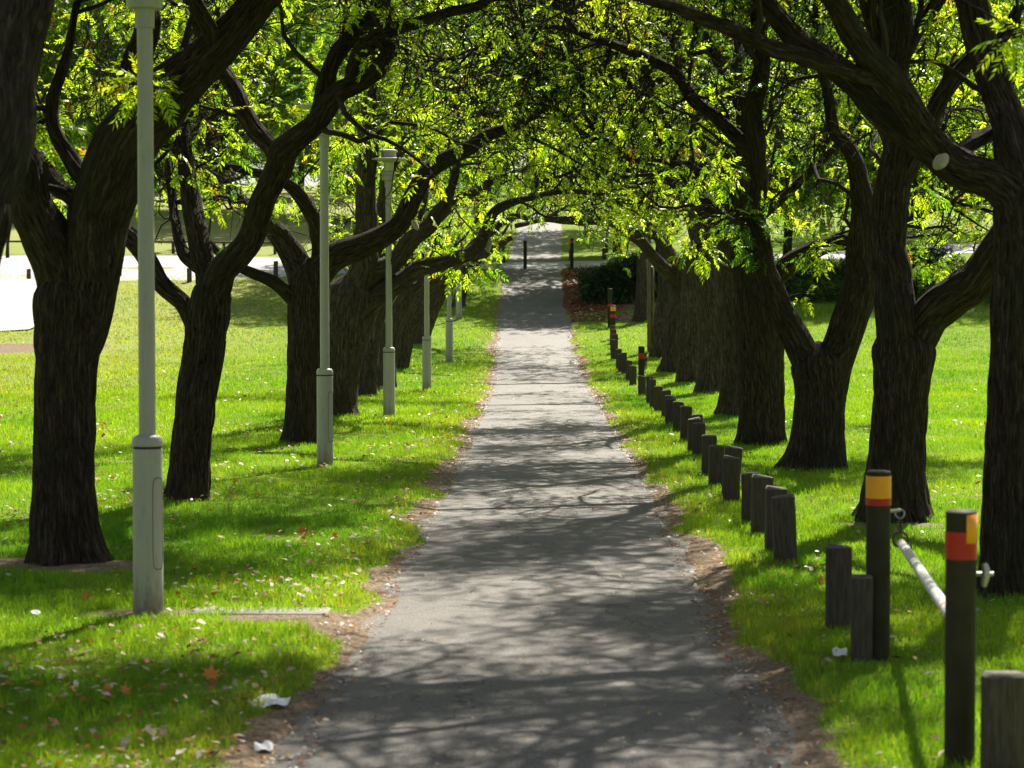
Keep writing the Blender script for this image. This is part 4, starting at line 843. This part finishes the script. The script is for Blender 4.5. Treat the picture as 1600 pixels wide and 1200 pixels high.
# ------------------------------------------------------------ grass, litter
def in_view(X, Y, m): return np.abs(X) < Y * .236 + m
def blades(A, ya, yb, dens, h0, h1, w0, seg2, m=1.3):
    half = yb * .236 + m; n = int((yb - ya) * 2 * half * dens); X = rng.uniform(-half, half, n); Y = rng.uniform(ya, yb, n)
    k = in_view(X, Y, m); X, Y = X[k], Y[k]; d = dirt(X, Y); dx = np.abs(X - path_x(Y)) + edge_n(X - path_x(Y), Y) * .9
    tuft = noise2(X * 3.1, Y * 3.1, 71); k = (rng.random(len(X)) > d * 1.25) & (dx > 1.13) & (rng.random(len(X)) < .55 + .9 * tuft) & (litter_mask(X, Y) < .5)
    X, Y, d, tuft = X[k], Y[k], d[k], tuft[k]; n = len(X); Z = ground(X, Y)
    h = rng.uniform(h0, h1, n) * (.55 + .9 * tuft) * (1 - .45 * smooth(0, .7, d)); w_ = w0 * rng.uniform(.7, 1.3, n); a = rng.uniform(0, 2 * math.pi, n)
    lean = rng.uniform(.1, .75, n) * h; la = rng.uniform(0, 2 * math.pi, n); s = np.stack([np.cos(a), np.sin(a), 0 * a], -1) * w_[:, None] / 2
    b_ = np.stack([X, Y, Z - .008], -1); lv = np.stack([np.cos(la) * lean, np.sin(la) * lean, 0 * a], -1)
    mid = b_ + lv * .35 + np.stack([0 * a, 0 * a, h * .62], -1); tip = b_ + lv + np.stack([0 * a, 0 * a, h * .97], -1)
    big = noise2(X * .5, Y * .5, 72); pat = noise2(X * 1.7, Y * 1.7, 74); c = np.stack([.062 + .12 * big + .05 * pat, .215 + .12 * big + .03 * pat, .010 + .012 * pat], -1) * rng.uniform(.7, 1.3, n)[:, None]
    edge = smooth(1.95, 1.2, np.abs(X - path_x(Y)) + (noise2(X * 1.5, Y * 1.5, 73) - .5) * .9); yl = (rng.random(n) < edge * .38 + .03 + smooth(-5, -11, X) * smooth(30, 55, Y) * .5)
    c[yl] = np.array([.31, .34, .06]) * rng.uniform(.7, 1.2, (yl.sum(), 1)); c = np.hstack([c, np.ones((n, 1))])
    if seg2:
        V = np.stack([b_ - s, b_ + s, mid + s * .75, mid - s * .75, tip], 1); i = np.arange(n)[:, None] * 5
        nb = A.n; A.add(V.reshape(-1, 3), np.concatenate([i + [0, 1, 2], i + [0, 2, 3], i + [3, 2, 4]]), c=np.repeat(c, 5, 0))
    else:
        V = np.stack([b_ - s, b_ + s, tip], 1); A.add(V.reshape(-1, 3), np.arange(n * 3).reshape(-1, 3), c=np.repeat(c, 3, 0))
G = Acc(); blades(G, 9.3, 14, 4200, .030, .075, .0042, True, 1.0); blades(G, 14, 21, 2900, .030, .075, .0052, True); blades(G, 21, 32, 1300, .035, .08, .008, False); blades(G, 32, 46, 620, .04, .085, .013, False); blades(G, 46, 64, 300, .04, .09, .02, False); blades(G, 64, 86, 110, .04, .09, .035, False, 0)
tag(G.build('grass', M['grass'], col=True), 'bright green mown grass with yellowing edges beside the asphalt path', 'grass', kind='stuff')
# fallen leaves: small dry leaflets, denser along the path edges
def litter(A, n, ya, yb, size, mode):
    Y = ya + (yb - ya) * rng.random(n) ** 1.3; half = Y * .236 + .6
    if mode == 'edge':
        s = rng.choice([-1, 1], n); X = path_x(Y) + s * (1.12 + np.abs(rng.normal(0, .28, n)) - .08)
    elif mode == 'path': X = path_x(Y) + rng.uniform(-1.1, 1.1, n)
    elif mode == 'pile':
        X = path_x(Y) + 1.3 + np.abs(rng.normal(0, .8, n))
    else: X = rng.uniform(-1, 1, n) * half; k = np.abs(X - path_x(Y)) > 1.4; k &= rng.random(n) < (.2 + (X < 0) * .55) * np.clip(3.2 * noise2(X * 1.3, Y * .9, 91) - .9, .05, 1.6); X, Y = X[k], Y[k]; n = len(X)
    on = np.abs(X - path_x(Y)) < 1.2; Z = np.maximum(ground(X, Y), prof(Y) + .018) + np.where(on, .006, rng.uniform(.02, .065, n) if mode == 'lawn' else .012)
    a = rng.uniform(0, 2 * math.pi, n); L = size * rng.uniform(.5, 1.3, n) * (1 + Y / 70); w_ = L * rng.uniform(.35, .75, n)
    u = np.stack([np.cos(a), np.sin(a), rng.normal(0, .28, n)], -1); v = np.stack([-np.sin(a), np.cos(a), rng.normal(0, .35, n)], -1); P = np.stack([X, Y, Z], -1)
    V = np.stack([P - u * L[:, None] / 2, P + v * w_[:, None] / 2 + [0, 0, .004], P + u * L[:, None] / 2, P - v * w_[:, None] / 2 + [0, 0, .006]], 1)
    V[..., 2] = np.maximum(V[..., 2], (prof(Y) + .02)[:, None] if mode == 'path' else ground(X, Y)[:, None] + .004)
    pal = np.array([(.62, .52, .42), (.55, .42, .30), (.42, .12, .02), (.30, .10, .03), (.70, .62, .54), (.16, .07, .03), (.55, .38, .03)]); wt = {'lawn': [.20, .16, .19, .18, .08, .16, .03], 'edge': [.2, .25, .1, .15, .05, .15, .1], 'path': [.2, .2, .02, .13, .05, .1, .3], 'pile': [.05, .2, .12, .35, .0, .28, 0]}[mode]
    c = pal[rng.choice(7, n, p=wt)] * rng.uniform(.7, 1.15, (n, 1)); c = np.repeat(np.hstack([c, np.ones((n, 1))]), 4, 0)
    A.add(V.reshape(-1, 3), np.arange(n * 4).reshape(-1, 4), c=c)
LT = Acc(); litter(LT, 15000, 9.5, 36, .048, 'lawn'); litter(LT, 5000, 34, 62, .045, 'lawn'); litter(LT, 6500, 9.5, 70, .028, 'edge'); litter(LT, 900, 9.5, 60, .020, 'path'); litter(LT, 5000, 73, 88, .05, 'pile')
tag(LT.build('fallen_leaves', M['litter'], col=True), 'small dry leaves scattered over the lawn and gathered along the path edges', 'fallen leaves', kind='stuff')
